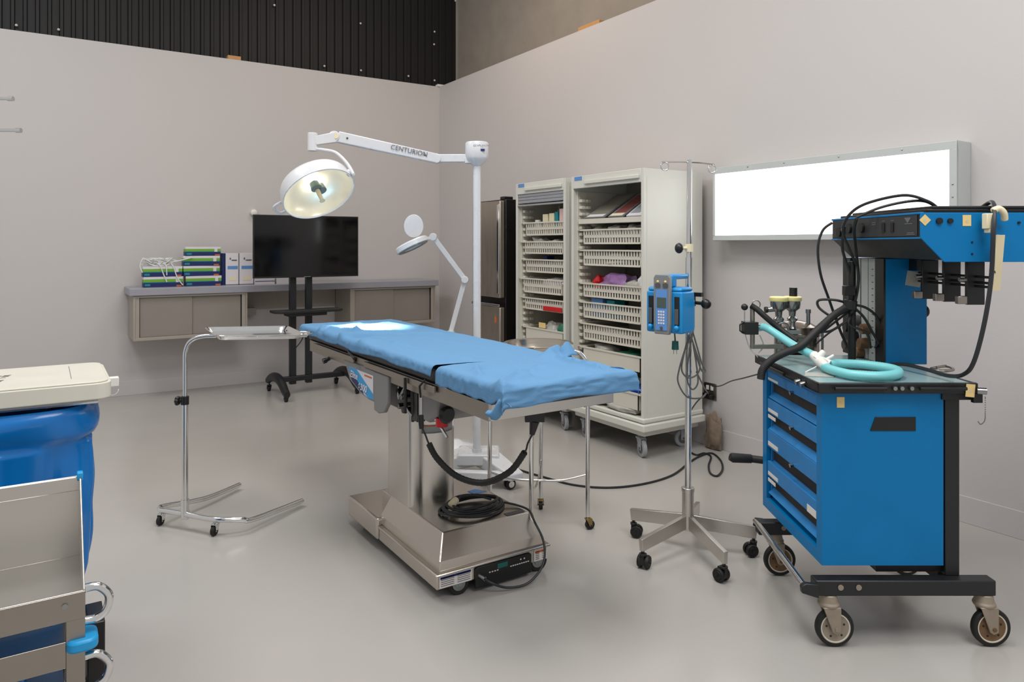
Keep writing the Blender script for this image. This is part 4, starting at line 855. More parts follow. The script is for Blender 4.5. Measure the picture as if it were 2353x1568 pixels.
for i, (a, z, zz) in enumerate(dz):
    b = B(CAM); b.box(x0+.004, x0+.02, y0+.052, y1-.052, z, a-.002); b.box(x0+.02, x1-.05, y0+.056, y1-.056, zz-.03, zz-.02); b.box(x0+.02, x1-.06, y0+.056, y0+.062, zz-.03, a-.01); b.box(x0+.02, x1-.06, y1-.062, y1-.056, zz-.03, a-.01)
    b.prism([(x0+.006, zz-.034), (x0+.05, zz-.034), (x0+.05, zz-.006), (x0+.04, zz-.002)], 'y', y0+.054, y1-.054)
    dr = build(b, 'drawer', bluel_m, t, bevel=.002)
    b = B(CAM); b.box(x0+.03, x0+.034, y0+.064, y1-.064, zz-.006, z+.01); build(b, 'opening_shade', mat('dark_opening_shade', (40, 34, 30), .7), dr, label='dark strip standing in for the shade in the drawer opening')  # dark plate supplies the shade of the open gap below the drawer front
    b = B(CAM)
    if i < 3: b.cyl((x0+.004, y0+.30, z+.006), (x0-.012, y0+.30, z+.002), .006, .009, 12)
    if i < 3: build(b, 'pull', nickel_m, dr)
    b = B(CAM); hgt = (a-z); b.box(x0+.0022, x0+.004, y1-.19, y1-.065, z+hgt*.12, z+hgt*.34, 0)
    if i in (1, 3): b.box(x0+.0022, x0+.004, y1-.16, y1-.065, z-.022, z-.006, 0)
    if i == 3: b.box(x0+.0022, x0+.004, y0+.06, y0+.15, z+.0, z+.03, 0)
    build(b, 'label', lbl_m, dr, label='white paper label on the drawer', split=True)
b = B(CAM); b.prism([(1.43, .887), (1.59, .887), (1.59, .832), (1.41, .832)], 'y', y0-.003, y0-.0005); build(b, 'hand_slot', black_m, t, bevel=.001)
# top
b = B(CAM); b.box(1.20, 1.80, 2.83, 3.56, .987, 1.018); b.box(1.195, 1.815, 2.815, 2.83, .985, 1.026); b.box(1.195, 1.205, 2.83, 3.56, .985, 1.026); b.box(1.80, 1.815, 2.83, 3.56, .985, 1.026)
b.box(1.69, 1.815, 2.84, 3.5, .955, .986)
build(b, 'top_frame', blackp_m, t, bevel=.003)
b = B(CAM); b.box(1.206, 1.799, 2.831, 3.55, 1.018, 1.024); build(b, 'worktop', tray_m, t, bevel=.001)
b = B(CAM)
for a, c2 in ((1.25, 1.45), (1.58, 1.76)): b = B(CAM); b.tube([(a, 2.80, 1.008), (c2, 2.80, 1.008)], .007, 10); b.cyl((a+.01, 2.80, 1.008), (a+.01, 2.82, 1.008), .006, n=8); b.cyl((c2-.01, 2.80, 1.008), (c2-.01, 2.82, 1.008), .006, n=8); build(b, 'rail', black_m, t)
b = B(CAM)
b.tube([(1.185, 3.15, 1.0), (1.185, 3.45, 1.0)], .007, 10)
build(b, 'rail', black_m, t)
b = B(CAM)
for X in (1.485, 1.512, 1.55): b.cyl((X, 2.81, 1.008), (X, 2.80, 1.008), .008, n=12)
for Y in (3.0, 2.95): b.cyl((1.195, Y, 1.0), (1.175, Y, .995), .011, n=12)
b.cyl((1.80, 2.80, 1.0), (1.83, 2.79, 1.0), .013, n=12); build(b, 'knob', nickel_m, t, split=True)
# posts + base
for Y in (2.852, 3.44):
    b = B(CAM); b.box(1.708, 1.765, Y, Y+.055, .26, .985); build(b, 'post', blackp_m, t, bevel=.003)
    b = B(CAM); b.box(1.18 if Y < 3 else 1.16, 1.88, Y-.045, Y+.012, .200, .260); bb = build(b, 'base_bar', blackp_m, t, bevel=.005)
    b = B(CAM)
    for X in (1.275, 1.345): b.cyl((X, Y-.046, .235), (X, Y-.049, .235), .011, n=14)
    build(b, 'bolt', tan_m, bb, split=True)
b = B(CAM); b.box(1.45, 1.76, 2.88, 3.44, .262, .299); b.box(1.712, 1.76, 2.907, 3.44, .21, .26); build(b, 'underframe', blackp_m, t, bevel=.003)
b = B(CAM); b.tube([(1.13, 2.80, .245), (1.165, 3.46, .245)], .014, 16); build(b, 'foot_rail', chrome_m, t)
b = B(CAM); b.prism([(1.115, .225), (1.18, .205), (1.18, .258), (1.13, .262), (1.112, .25)], 'y', 2.778, 2.80); b.prism([(1.15, .225), (1.20, .205), (1.20, .258), (1.16, .262)], 'y', 3.445, 3.46); build(b, 'bracket', blackp_m, t, bevel=.003, split=True)
b = B(CAM); b.tube([(1.19, 3.60, .50), (1.10, 3.60, .505), (1.085, 3.60, .51)], [.022, .024, .018], 14); b.cyl((1.19, 3.60, .50), (1.25, 3.57, .50), .018); 
build(b, 'grip', rub_m, t)
for (X, Y, hubm) in ((1.24, 2.835, tan_m), (1.85, 2.835, rust_m), (1.25, 3.44, rust_m), (1.85, 3.44, rust_m)):
    r = .074; c0 = V((X+.018, Y-.01, r)); b = B(CAM)
    b.cyl((X, Y, .20), (X, Y, .172), .030, .036, 24); b.lathe([(0, .172), (.036, .172), (.042, .162), (.036, .150), (0, .150)], (X, Y, 0), 24)
    for s_ in (-1, 1): b.prism([(X-.032, .155), (X+.036, .155), (X+.036, .062), (X+.018, .052), (X+.002, .062)], 'y', Y-.01+s_*.019, Y-.01+s_*.026)
    b.box(X-.032, X+.036, Y-.036, Y+.016, .150, .158)
    cs = build(b, 'caster', tan_m, t, bevel=.004, seg=2)
    b = B(CAM); RX = Matrix.Rotation(pi/2, 4, 'X')
    b.lathe([(.058, -.014), (.070, -.014), (r, -.008), (r, .008), (.070, .014), (.058, .014)], c0, 44, 0, RX)
    b.lathe([(.0, -.012), (.052, -.012), (.0585, -.0145), (.0585, .0145), (.052, .012), (0, .012)], c0, 44, 1, RX)
    b.torus(c0+V((0, -.012, 0)), .055, .003, RX, n=36, k=6, m=2)
    for i in range(5): a = i*2*pi/5+.4; b.cyl(c0+V((.036*cos(a), -.0125, .036*sin(a))), c0+V((.036*cos(a), -.0135, .036*sin(a))), .004, n=8, m=0)
    b.cyl(c0+V((0, -.03, 0)), c0+V((0, .03, 0)), .008, n=12, m=1)
    build(b, 'wheel', [rub_m, hubm, cream_m], cs)
# column
b = B(CAM); b.box(1.685, 1.872, 3.262, 3.66, 1.025, 1.503, 0); build(b, 'column', blue_m, t, bevel=.003)
b = B(CAM)
b.box(1.676, 1.6845, 3.262, 3.335, 1.026, 1.502, 0)
for a, c2, m in ((3.345, 3.405, 1), (3.405, 3.41, 0), (3.41, 3.475, 1), (3.475, 3.485, 0), (3.485, 3.53, 1)): b.box(1.678, 1.6845, a, c2, 1.026, 1.502, m)
b.box(1.665, 1.6845, 3.56, 3.64, 1.026, 1.502, 0)
for i in range(14): b.box(1.6765, 1.678, 3.36, 3.372, 1.06+i*.03, 1.063+i*.03, 0)
build(b, 'flowmeter_panel', [black_m, mat('frosted_grey', (170, 174, 172), .35, var=.08)], t)
b = B(CAM)
for i, (y, z, m) in enumerate(((3.42, 1.10, 1), (3.52, 1.12, 0), (3.40, 1.17, 1), (3.50, 1.20, 2), (3.58, 1.07, 2), (3.46, 1.05, 1), (3.57, 1.16, 0))):
    b.cyl((1.676, y, z), (1.640, y, z), .026, .024, 16, m)
build(b, 'gas_dial', [black_m, rust_m, dgrey_m], t, split=True)
b = B(CAM); b.ball((1.895, 3.32, 1.26), .028, n=14, sc=(.6, 1, 1)); b.cyl((1.872, 3.32, 1.26), (1.9, 3.32, 1.26), .01); build(b, 'side_knob', black_m, t)
# overhead unit
XL, XR, YN, YF = 1.554, 2.32, 2.75, 3.51
b = B(CAM); sec = [(XL, 1.687), (XL, 1.592), (XL+.09, 1.507), (XR, 1.507), (XR, 1.687)]
b.prism(sec, 'y', YN+.004, YF); hu = build(b, 'overhead_unit', blackp_m, t, bevel=.004)
b = B(CAM); b.prism([(XL-.002, 1.688), (XL-.002, 1.592), (XL+.088, 1.5), (XR+.002, 1.5), (XR+.002, 1.688)], 'y', YN-.003, YN+.003); b.box(XL-.004, XL+.012, YN, YF, 1.682, 1.690); b.box(XL-.004, XL+.012, YN, YF, 1.588, 1.594); build(b, 'side_panel', blue_m, hu, bevel=.0015)
b = B(CAM); b.box(XL+.03, XR-.04, YN+.01, YF-.02, 1.6885, 1.703); b.box(XL+.05, XR-.06, YN+.008, YF-.1, 1.703, 1.714); build(b, 'top_pad', black_m, hu, bevel=.003)
b = B(CAM)
b.box(XL-.0025, XL-.0008, YN+.02, YF-.01, 1.60, 1.68, 0)
for y, z in ((3.32, 1.64), (3.20, 1.64), (3.42, 1.625)): b.cyl((XL-.001, y, z), (XL-.014, y, z), .022, n=20, m=1)
for y in (3.02, 2.95): b.box(XL-.006, XL-.0025, y-.012, y+.012, 1.618, 1.655, 1)
for y, w_, z in ((3.02, .012, 1.664), (2.95, .012, 1.664), (3.10, .016, 1.66), (3.10, .016, 1.652), (2.83, .028, 1.648), (2.815, .024, 1.612), (2.815, .03, 1.606)): b.box(XL-.0035, XL-.0022, y-w_, y+w_, z-.0015, z+.0015, 2)
b.prism([(2.835, 1.650), (2.86, 1.672), (2.81, 1.672)], 'x', XL-.0035, XL-.0022, 2); b.ball((XL-.012, 3.37, 1.635), .016, 3, n=12, sc=(.3, 1, 1))
build(b, 'instrument_panel', [mat('panel_black', (44, 46, 48), .5), black_m, ink_m, whitep_m], hu)
b = B(CAM)
q = cm(2157, 508, YN-.003); b.cyl(q, q+V((0, -.008, 0)), .012, n=20); q = cm(2182, 508, YN-.003); b.cyl(q, q+V((0, -.008, 0)), .010, n=20); q = cm(2340, 512, YN-.003); b.cyl(q, q+V((0, -.006, 0)), .005, n=10)
for px, py in ((2233, 557), (2233, 584)): q = cm(px, py, YN-.003); b.cyl(q, q+V((0, -.002, 0)), .004, n=10)
build(b, 'control', [black_m], hu, split=True)
b = B(CAM); 
def stick(px, py, d, w_, h_, rot=0, ax='y'):
    q = cm(px, py, d); M = Matrix.Translation(q) @ Matrix.Rotation(rot, 4, 'Y'); b.box(-w_/2, w_/2, -.0012, 0, -h_/2, h_/2, 0, M)
    b.cyl(M @ V((0, -.0012, -.002)), M @ V((0, -.0018, -.002)), w_*.2, n=12, m=1)
stick(2125, 506, YN-.0035, .031, .031, R(45)); stick(2221, 507, YN-.0035, .032, .042); stick(1931, 925, y0-.001, .03, .042); stick(2229, 898, 2.81, .035, .05, R(5)); build(b, 'sticker', [yel_m, tape_m], t, label='yellow inspection stickers', split=True)
b = B(CAM); b.box(1.795, 1.83, 2.812, 2.83, .95, .985); build(b, 'bracket', blackp_m, t)
# vaporiser mounts
for Y in (3.12, 2.965, 2.815):
    b = B(CAM); b.box(1.766, 1.836, Y-.008, Y+.008, 1.332, 1.5); vm = build(b, 'vaporiser_mount', blackp_m, t, bevel=.003)
    b = B(CAM); b.box(1.730, 1.766, Y-.012, Y+.012, 1.335, 1.366); build(b, 'clamp_block', steeld_m, vm, bevel=.003)
    b = B(CAM); b.cyl((1.74, Y, 1.43), (1.766, Y, 1.43), .008, n=10); build(b, 'valve', nickel_m, vm)
b = B(CAM)
for z in (1.405, 1.42, 1.442): b.cyl((1.80, 2.70, z), (1.80, 3.2, z), .005, n=10)
b.tube([(1.81, 2.72, 1.5), (1.80, 2.70, 1.46)], .005, 8); b.box(1.79, 1.872, 3.2, 3.262, 1.45, 1.5); build(b, 'mount_rail', black_m, t)
b = B(CAM); M = Matrix.Translation(cm(2098, 640, 3.2)) @ Matrix.Rotation(R(10), 4, 'Y'); b.box(-.03, .035, -.001, .001, -.035, .03, 0, M); build(b, 'tag', film_m, t)
# tape and beige plug
b = B(CAM); a, c2 = cm(2297, 540, 2.70), cm(2283, 668, 2.70); bar(b, c2, a, .001, .011)
d_ = (a-c2).normalized(); 
q = [cm(2287, 540, 2.70), cm(2309, 540, 2.70), cm(2298, 668, 2.70), cm(2274, 668, 2.70)]
fr = [b.v(p) for p in q]; bk = [b.v(p+V((0, .002, 0))) for p in q]; b.f(fr); b.f(bk[::-1])
for i in range(4): b.f([fr[i], fr[(i+1) % 4], bk[(i+1) % 4], bk[i]])
build(b, 'strap', tape_m, t)
b = B(CAM); q = cm(2277, 508, 2.715); b.box(q.x-.028, q.x+.0, q.y-.02, q.y+.012, q.z-.03, q.z+.028); b.box(q.x-.02, q.x+.004, q.y-.02, q.y+.012, q.z-.045, q.z-.03)
b.tube(cat([cm(2280, 485, 2.71), cm(2295, 480, 2.71), cm(2306, 490, 2.71), cm(2308, 506, 2.72)], 6), .012, 10); build(b, 'plug', ycard_m, t, bevel=.003, label='beige plug on the overhead unit')
# cables on the cart
def cab(pts, r, nm='cable', m=cable_m, par=t, k=9, n=8, rib=0, lab=None):
    b = B(CAM); Q = cat([cm(*p) for p in pts], k if not rib else 16); b.tube(Q, r if not rib else [r*(1+.08*(i % 2)) for i in range(len(Q))], n); return build(b, nm, m, par, label=lab)
cab([(1968, 610, 3.30), (1950, 570, 3.25), (1936, 530, 3.20), (1950, 495, 3.16), (1990, 468, 3.1), (2075, 449, 3.0), (2130, 462, 2.95), (2156, 480, 2.95)], .0062)
cab([(1968, 500, 3.10), (2020, 478, 3.05), (2080, 464, 3.0), (2125, 463, 2.96), (2158, 481, 2.95)], .0058)
cab([(1968, 502, 3.15), (1962, 530, 3.2), (1966, 575, 3.3), (1972, 640, 3.3), (1965, 690, 3.3), (1955, 720, 3.3)], .0068)
cab([(1940, 520, 3.25), (1935, 570, 3.3), (1950, 620, 3.32), (1962, 660, 3.34), (1962, 710, 3.34)], .0062)
cab([(1912, 512, 3.48), (1890, 530, 3.5), (1879, 570, 3.5), (1885, 630, 3.5), (1905, 690, 3.5), (1930, 760, 3.5), (1955, 815, 3.5)], .0062)
cab([(1955, 700, 3.34), (1920, 690, 3.36), (1882, 690, 3.38), (1880, 705, 3.38), (1900, 722, 3.36), (1925, 735, 3.34)], .0058)
cab([(1960, 700, 3.32), (1990, 708, 3.3), (2015, 730, 3.3), (2026, 770, 3.3), (2010, 800, 3.32)], .0058)
cab([(1960, 705, 3.32), (1985, 730, 3.3), (2005, 765, 3.3), (2020, 790, 3.3)], .0058)
cab([(1955, 712, 3.33), (1925, 735, 3.33), (1890, 762, 3.33), (1885, 763, 3.33), (1910, 760, 3.31), (1945, 738, 3.3)], .0055)
cab([(1965, 715, 3.32), (1950, 745, 3.3), (1990, 765, 3.28), (2000, 800, 3.3)], .0055)
cab([(1962, 700, 3.32), (1920, 722, 3.3), (1880, 758, 3.28), (1840, 795, 3.26), (1800, 812, 3.25), (1772, 828, 3.25), (1752, 850, 3.25), (1748, 872, 3.25)], .0165, 'corrugated_hose', rub_m, n=14, rib=1)
cab([(1962, 690, 3.34), (1900, 735, 3.34), (1862, 770, 3.3)], .011, 'corrugated_hose', rub_m, n=12, rib=1)
cab([(1726, 703, 3.52), (1740, 712, 3.5), (1760, 730, 3.48), (1790, 755, 3.46), (1830, 785, 3.4)], .0135, 'corrugated_hose', rub_m, n=14, rib=1)
cab([(1875, 790, 3.5), (1905, 765, 3.5), (1930, 750, 3.45)], .005)
cab([(2045, 838, 3.2), (2080, 838, 3.1), (2130, 850, 2.98), (2180, 864, 2.86), (2215, 860, 2.75), (2238, 830, 2.70), (2262, 740, 2.68), (2277, 640, 2.68), (2282, 540, 2.68), (2284, 490, 2.70), (2283, 470, 2.74), (2275, 465, 2.8), (2255, 478, 2.85)], .008)
cab([(1712, 770, 3.52), (1722, 800, 3.52), (1740, 820, 3.52), (1755, 850, 3.53), (1762, 900, 3.55)], .003, m=clear_m); cab([(1745, 770, 3.52), (1754, 795, 3.52), (1742, 812, 3.52)], .003, m=clear_m)
b = B(CAM); q = cm(1950, 668, 3.3); b.cbox(q, .05, .03, .045); b.tube([cm(1957, 600, 3.33), cm(1957, 838, 3.33)], .017, 12); b.cyl(cm(1955, 690, 3.31), cm(1952, 712, 3.31), .028, n=12); build(b, 'hose_clip', black_m, t, bevel=.003)
# absorber canister and valves
cn = t
b = B(CAM); cx_, cy_ = 1.455, 3.70
b.lathe([(0, .93), (.105, .93), (.108, .94), (.108, 1.10), (.118, 1.105), (.118, 1.118), (.108, 1.12), (.10, 1.15), (.06, 1.172), (.02, 1.18), (0, 1.18)], (cx_, cy_, 0), 40); cn = build(b, 'absorber_canister', mat('canister_steel', (150, 138, 128), .2, 1, var=.1, scale=4), t)
b = B(CAM); b.cyl((cx_+.04, cy_-.05, 1.16), (cx_+.04, cy_-.05, 1.235), .010, n=12); b.cyl((cx_+.04, cy_-.05, 1.22), (cx_+.04, cy_-.05, 1.24), .013, n=12); b.cyl((cx_+.12, cy_-.03, .95), (cx_+.12, cy_-.03, 1.12), .006, n=8); build(b, 'tie_rod', nickel_m, cn, split=True)
b = B(CAM)
for X, Y in ((1.32, 3.58), (1.395, 3.60)):
    b.lathe([(.012, 1.14), (.022, 1.15), (.014, 1.165), (.014, 1.18), (.024, 1.19), (.026, 1.20), (.015, 1.21), (.018, 1.235), (.036, 1.25), (.040, 1.27), (.040, 1.285), (.02, 1.288), (0, 1.288)], (X, Y, 0), 20)
b.tube([(1.32, 3.58, 1.25), (1.265, 3.58, 1.245)], .014, 12); b.cyl((1.32, 3.58, .99), (1.32, 3.58, 1.15), .018, n=14); b.box(1.33, 1.42, 3.56, 3.64, 1.125, 1.145)
b.torus((1.335, 3.57, 1.15), .03, .006, ROTX, n=20); build(b, 'valve', nickel_m, cn)
b = B(CAM)
for X, Y in ((1.32, 3.58), (1.395, 3.60)): b.lathe([(0, 1.286), (.043, 1.286), (.045, 1.29), (.045, 1.305), (.038, 1.309), (0, 1.31)], (X, Y, 0), 20, 0)
build(b, 'valve_cap', gold_m, cn, split=True)
b = B(CAM); b.cyl((1.40, 3.60, 1.309), (1.40, 3.60, 1.352), .019, n=14); b.cyl((1.262, 3.58, 1.244), (1.252, 3.58, 1.243), .016, n=14); build(b, 'relief_knob', black_m, cn, split=True)
b = B(CAM); b.cyl((1.305, 3.56, .80), (1.305, 3.56, 1.0), .016); b.cyl((1.17, 3.52, 1.06), (1.17, 3.52, 1.27), .011); b.box(1.16, 1.32, 3.51, 3.53, 1.06, 1.082); b.torus((1.188, 3.52, 1.275), .020, .003, ROTX, n=20); b.box(1.30, 1.50, 3.57, 3.60, .90, .93); b.box(1.29, 1.33, 3.50, 3.60, .80, .84); build(b, 'support_arm', steeld_m, t, bevel=.002)
b = B(CAM); b.box(1.115, 1.18, 3.46, 3.52, 1.135, 1.195); b.tube([(1.115, 3.49, 1.19), (1.10, 3.49, 1.18), (1.10, 3.49, 1.15), (1.115, 3.49, 1.14)], .004, 8); sb = build(b, 'selector_valve', black_m, t, bevel=.003); b = B(CAM); b.ball((1.122, 3.49, 1.265), .0165, n=14); build(b, 'lever_ball', black_m, sb)
b = B(CAM); b.cyl((1.122, 3.49, 1.19), (1.122, 3.49, 1.255), .003, n=8); build(b, 'lever', chrome_m, sb); b = B(CAM); b.cyl((1.18, 3.49, 1.165), (1.205, 3.49, 1.165), .020, .016, 16); build(b, 'outlet_port', chrome_m, sb)
# breathing circuit
Yp = (1884, 826, 3.18)
bc = thing('breathing_circuit', 'pale teal breathing hose looped on the worktop of the blue cart', 'hose', W(1.4, 3.0, 1.03))
ZH = 1.047
def hz(px, py): d = (H-ZH)*F/(py-HY); return V(((px-CX)/F*d, d, ZH))
b = B(CAM); Q = cat([cm(1748, 750, 3.47), cm(1765, 756, 3.45), cm(1790, 772, 3.40), cm(1820, 792, 3.33), cm(1850, 808, 3.26), cm(1872, 818, 3.20)], 16); b.tube(Q, [.0175+.0012*(i % 2) for i in range(len(Q))], 16)
build(b, 'hose', teal_m, bc)
b = B(CAM); L1 = [hz(1905, 838), hz(1930, 836), hz(1980, 838), hz(2035, 845), hz(2062, 853), hz(2058, 861), hz(2020, 865), hz(1960, 862), hz(1915, 852), hz(1895, 844)]
Q = cat(L1, 18); b.tube(Q, [.0185+.0012*(i % 2) for i in range(len(Q))], 16); build(b, 'hose', teal_m, bc)
b = B(CAM); yq = cm(1884, 826, 3.16)
b.tube([cm(1870, 817, 3.2), cm(1892, 838, 3.12)], [.021, .023], 16); b.tube([cm(1880, 826, 3.16), hz(1906, 838)], .020, 14); b.tube([cm(1886, 832, 3.14), hz(1900, 846)], .020, 14); b.tube([cm(1876, 826, 3.16), cm(1893, 808, 3.16)], [.018, .012], 14); b.tube([cm(1893, 830, 3.14), cm(1915, 817, 3.14)], [.008, .006], 10); b.tube([hz(1850, 845)+V((0, 0, -.02)), hz(1875, 838)+V((0, 0, -.01))], .003, 8)
build(b, 'y_connector', whitep_m, bc)
b = B(CAM); q = hz(1875, 850); b.prism([(q.x-.06, q.y-.03), (q.x+.05, q.y-.05), (q.x+.10, q.y+.03), (q.x-.02, q.y+.06)], 'z', 1.0248, 1.0262); build(b, 'paper_sheet', film_m, label='thin clear sheet on the cart worktop under the hose connector', cat_='sheet')
b = B(CAM); b.tube(cat([hz(2150, 845), hz(2175, 842), hz(2190, 850), hz(2165, 853), hz(2140, 848)], 6, True), .006, 8); build(b, 'clip', steeld_m, label='metal clip lying at the back right of the cart worktop', cat_='clip')
b = B(CAM); 
for q in cat([(1.832, 2.80, .975), (1.832, 2.80, .92), (1.83, 2.80, .885), (1.815, 2.80, .87), (1.805, 2.80, .88)], 7): b.ball(q, .0026, n=6)
build(b, 'bead_chain', steeld_m, t, kind='stuff')
# ================================================================ HAMPER (left)
t = thing('waste_hamper', 'hamper with cream white lid and a blue plastic bag at the left', 'hamper', (-.05, 3.3, 0))
hu0, hu1, hv0, hv1 = -.63, .22, 3.12, 3.66
b = B(); b.prism(rrect(hu0, hu1, hv0, hv1, .055), 'z', .985, 1.045); b.prism(rrect(hu0+.01, hu1-.01, hv0+.01, hv1-.01, .05), 'z', 1.045, 1.052); lid = build(b, 'lid', cream_m, t, bevel=.008, seg=3)
b = B(); b.box(hu1-.002, hu1+.035, 3.28, 3.32, 1.0, 1.035); b.torus((hu1+.012, 3.30, .985), .022, .0025, ROTX, n=20, a0=pi, a1=2*pi); build(b, 'lid_tab', whitep_m, lid, bevel=.002)
b = B(); b.box(hu1-.13, hu1-.128, hv0+.12, hv1-.08, 1.0515, 1.0526); build(b, 'lid_seam', ink_m, lid)
b = B()
for (xa, xb, vv) in ((-.52, -.27, 3.40), (-.235, -.09, 3.40), (-.52, -.13, 3.30)):
    for i in range(5):
        yy = vv+i*.014
        for k in range(int((xb-xa)/.03)):
            if (i*7+k*3) % 4: b.box(xa+k*.03+.02*(i/5), xa+k*.03+.024+.02*(i/5), yy, yy+.009, 1.0515, 1.0524)
build(b, 'lettering', inkd_m, lid, kind='stuff', label='dark illegible block lettering on the lid')
# bag
def bagfn(a, c):
    th = 2*pi*a; z = .955-.80*c
    ex = 1-.06*c-.75*max(0, c-.78)**1.3; fold_ = .012*sin(th*14+3*sin(th*3))*(.3+c*(1-c)*3)+.02*noise.noise(V((cos(th)*3, sin(th)*3, c*4)))
    fold_ += .022*(abs(sin(th*9+.8*sin(th*2)))**.5-.7)*min(1, .25+c*2)
    if c < .17: fold_ = .026*sin(pi*min(1, c/.15))**.5+.007*sin(th*4+c*26) if c < .15 else -.004
    cu, cv, ru, rv = -.20, 3.38, .36, .235
    n_ = 4; cs, sn = cos(th), sin(th); rr = 1/((abs(cs)**n_+abs(sn)**n_)**(1/n_))
    return (cu+(ru*ex+fold_)*rr*cs, cv+(rv*ex+fold_)*rr*sn, z)
b = B(); b.grid(bagfn, 160, 50); build(b, 'bag', bag_m, t, ang=80)
b = B(); b.tube([(hu0+.06, hv0+.03, .975), (hu1-.05, hv0+.03, .975), (hu1-.05, hv1-.05, .975), (hu0+.06, hv1-.05, .975)], .010, 8, closed=True)
for u in (hu0+.06, hu1-.2): b.tube([(u, hv1-.05, .975), (u, hv1-.05, .06)], .012, 10)
b.tube([(hu0+.06, hv1-.05, .07), (hu0+.06, hv0+.05, .07), (hu1-.12, hv0+.05, .07), (hu1-.2, hv1-.05, .07)], .012, 10, closed=True)
build(b, 'frame', chrome_m, t)
for u, v in ((hu0+.08, hv1-.07), (hu1-.2, hv1-.05), (hu0+.08, hv0+.07), (hu1-.13, hv0+.07)): caster(t, u, v, .07, .026, .02, 1.0, rub_m, chrome_m)
# ================================================================ STEEL TROLLEY (front left)
cp = W(-1.318, 2.2)
t = thing('steel_trolley', 'stainless steel trolley with deep tub at the lower left corner', 'trolley', (-.2, 2.5, 0))
ur = .108; ul = -.85; vf = 2.56; k = .006
vbk = 2.86
b = B()
b.box(ul, ur, vbk, vbk+k, .51, .781)               # back wall of the tub
b.box(ul, ur, vbk-.012, vbk, .735, .781)            # rolled rim
b.box(ul, ur, vf, vbk, .505, .512)               # tub floor
b.prism([(vf, .505), (vbk, .505), (vbk, .781), (vbk-.04, .781), (vf, .515)], 'x', ur-k, ur)
tub = build(b, 'tub', steel_m, t, bevel=.002)
b = B(); b.box(ul, ur, vf-.008, vf, .43, .512); build(b, 'front_apron', steeld_m, t, bevel=.0015)
b = B(); b.cyl((.055, vf-.008, .48), (.055, vf-.013, .48), .008, n=16); build(b, 'rivet', nickel_m, t)
for u, v in ((ur-.05, vf-.006), (ur-.05, vbk-.03), (ul, vf-.006), (ul, vbk-.03)):
    b = B(); b.box(u, u+.05, v, v+.03, .12, .504 if v < 2.7 else .50); build(b, 'leg', steeld_m, t, bevel=.002)
    caster(t, u+.025, v+.015, .13, .05, .03, R(-60), rub_m, chrome_m)
b = B(); b.box(ul, ur-.05, vf, vbk, .31, .318); b.box(ul, ur-.05, vf-.006, vf, .29, .37); build(b, 'lower_shelf', steeld_m, t, bevel=.0015)
b = B(); b.box(ul, ur-.05, vf+.01, vbk-.01, .14, .15); build(b, 'bottom_shelf', steeld_m, t, bevel=.0015)
for z in (.455, .245):
    b = B(); q = [(ur, vf+.03, z+.05), (ur+.035, vf+.03, z+.048), (ur+.062, vf+.03, z+.02), (ur+.066, vf+.03, z-.005), (ur+.055, vf+.03, z-.035), (ur+.03, vf+.03, z-.05), (ur, vf+.03, z-.05)]
    b.tube(cat(q, 6), .0125, 14); build(b, 'handle', chrome_m, t)
b = B(); b.prism(rrect(ur-.05, ur+.035, vf-.03, vf+.08, .03), 'z', .335, .37); build(b, 'bumper', cyan_m, t, bevel=.008, label='bright blue rubber bumper')
b = B(); b.box(ur-.012, ur+.006, vbk-.02, vbk+.012, .768, .795); build(b, 'corner_guard', cyan_m, t, bevel=.003, label='bright blue corner guard')
b = B(); b.prism(rrect(ul+.05, -.04, vf+.02, vbk-.05, .05), 'z', .151, .29); build(b, 'folded_liner', bag_m, bevel=.02, seg=3, label='dark blue folded bag liner on the bottom shelf of the steel trolley', cat_='bag')
b = B(); b.box(.12, .17, 2.70, 2.86, 0, .34); build(b, 'black_case', black_m, bevel=.004, label='upright black case behind the handles of the steel trolley', cat_='case')
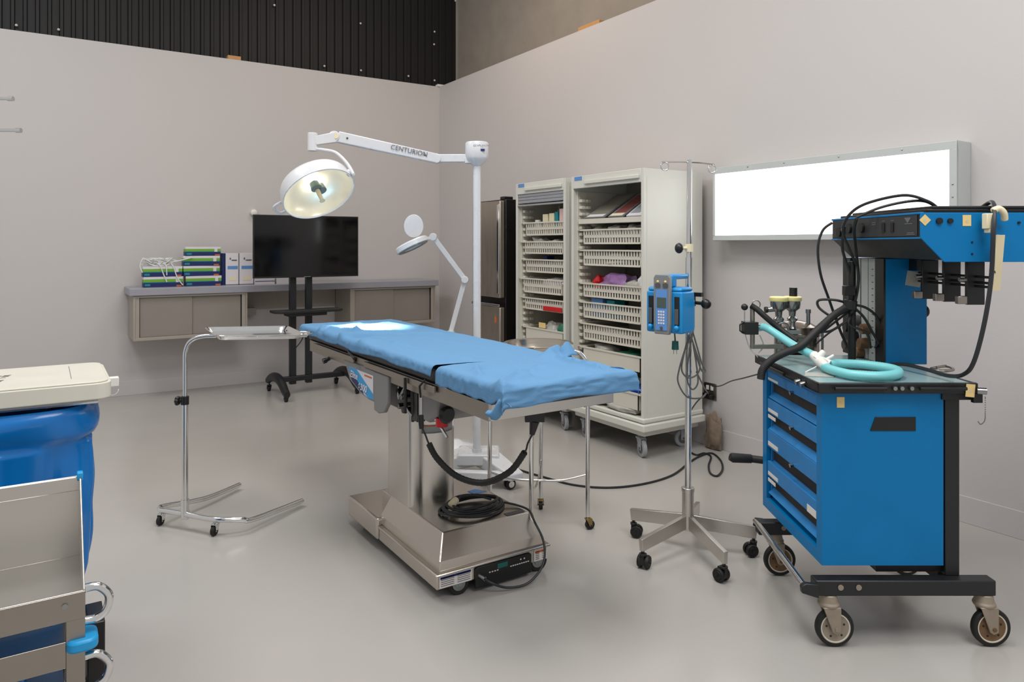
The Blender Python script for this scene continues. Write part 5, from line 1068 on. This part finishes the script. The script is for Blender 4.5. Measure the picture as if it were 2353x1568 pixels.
# chrome rack at far left
rp = cm(-40, 500, 4.2); 
q = CAM @ V((rp.x, 4.2, 0))
t = thing('chrome_rack', 'chrome rack whose two arms enter at the upper left edge', 'rack', (q.x, q.y, 0))
b = B(CAM); b.cyl((rp.x, 4.2, .02), (rp.x, 4.2, 2.6), .016); build(b, 'post', chrome_m, t)
b = B(CAM); b.lathe([(0, 0), (.18, 0), (.18, .012), (.03, .03), (0, .03)], (rp.x, 4.2, 0), 32); build(b, 'base', chrome_m, t)
for px, py in ((30, 227), (48, 300)):
    b = B(CAM); e = cm(px, py, 4.2); a = V((rp.x, 4.2, e.z+.001)); b.cyl(a, e+V((-.02, 0, 0)), .009); b.cyl(e+V((-.03, 0, 0)), e, .014); build(b, 'arm', chrome_m, t)
# ================================================================ LIGHTS
def area(name, loc, size, power, col, rot=(0, 0, 0), sy=None):
    l = bpy.data.lights.new(name, 'AREA'); l.energy = power; l.color = col; l.size = size
    if sy: l.shape = 'RECTANGLE'; l.size_y = sy
    o = bpy.data.objects.new(name, l); COL.objects.link(o); o.location = loc; o.rotation_euler = rot
    o.visible_camera = True; return o
area('ceiling_lamp', (1.2, 2.2, 5.2), 1.6, 125, (1, .985, .955), sy=1.6)
area('ceiling_lamp', (3.0, 5.8, 5.2), 1.4, 42, (1, .82, .66), sy=1.4)
area('ceiling_lamp', (-1.0, 5.4, 5.2), 1.4, 88, (.98, .99, 1), sy=1.4)
area('ceiling_lamp', (2.0, -.6, 4.4), 2.0, 108, (.99, .99, 1), sy=2.0)
sp = bpy.data.lights.new('surgical_spot', 'SPOT'); sp.energy = 750; sp.spot_size = R(25); sp.spot_blend = .9; sp.color = (1, .97, .9); sp.shadow_soft_size = .12
so = bpy.data.objects.new('surgical_spot', sp); COL.objects.link(so)
s0 = CAM @ (hc+nrm*.07); tg = at(850, 757, 4.43); so.location = s0; so.rotation_euler = (tg-s0).to_track_quat('-Z', 'Y').to_euler()
w = bpy.data.worlds.new('world'); SC.world = w; w.use_nodes = True
bg = w.node_tree.nodes['Background']; bg.inputs[0].default_value = (.80, .795, .79, 1); bg.inputs[1].default_value = .62
# ================================================================ CAMERA
cd = bpy.data.cameras.new('camera'); cd.sensor_width = 36; cd.lens = 36*F/2353; cd.shift_y = -(784-HY)/2353; cd.clip_end = 60
co = bpy.data.objects.new('camera', cd); COL.objects.link(co); co.location = (0, 0, H); co.rotation_euler = (pi/2, 0, -YAW); SC.camera = co
SC.view_settings.view_transform = 'Standard'; SC.view_settings.look = 'None'; SC.view_settings.gamma = 1; SC.view_settings.exposure = 0.04
SC.view_settings.use_curve_mapping = False
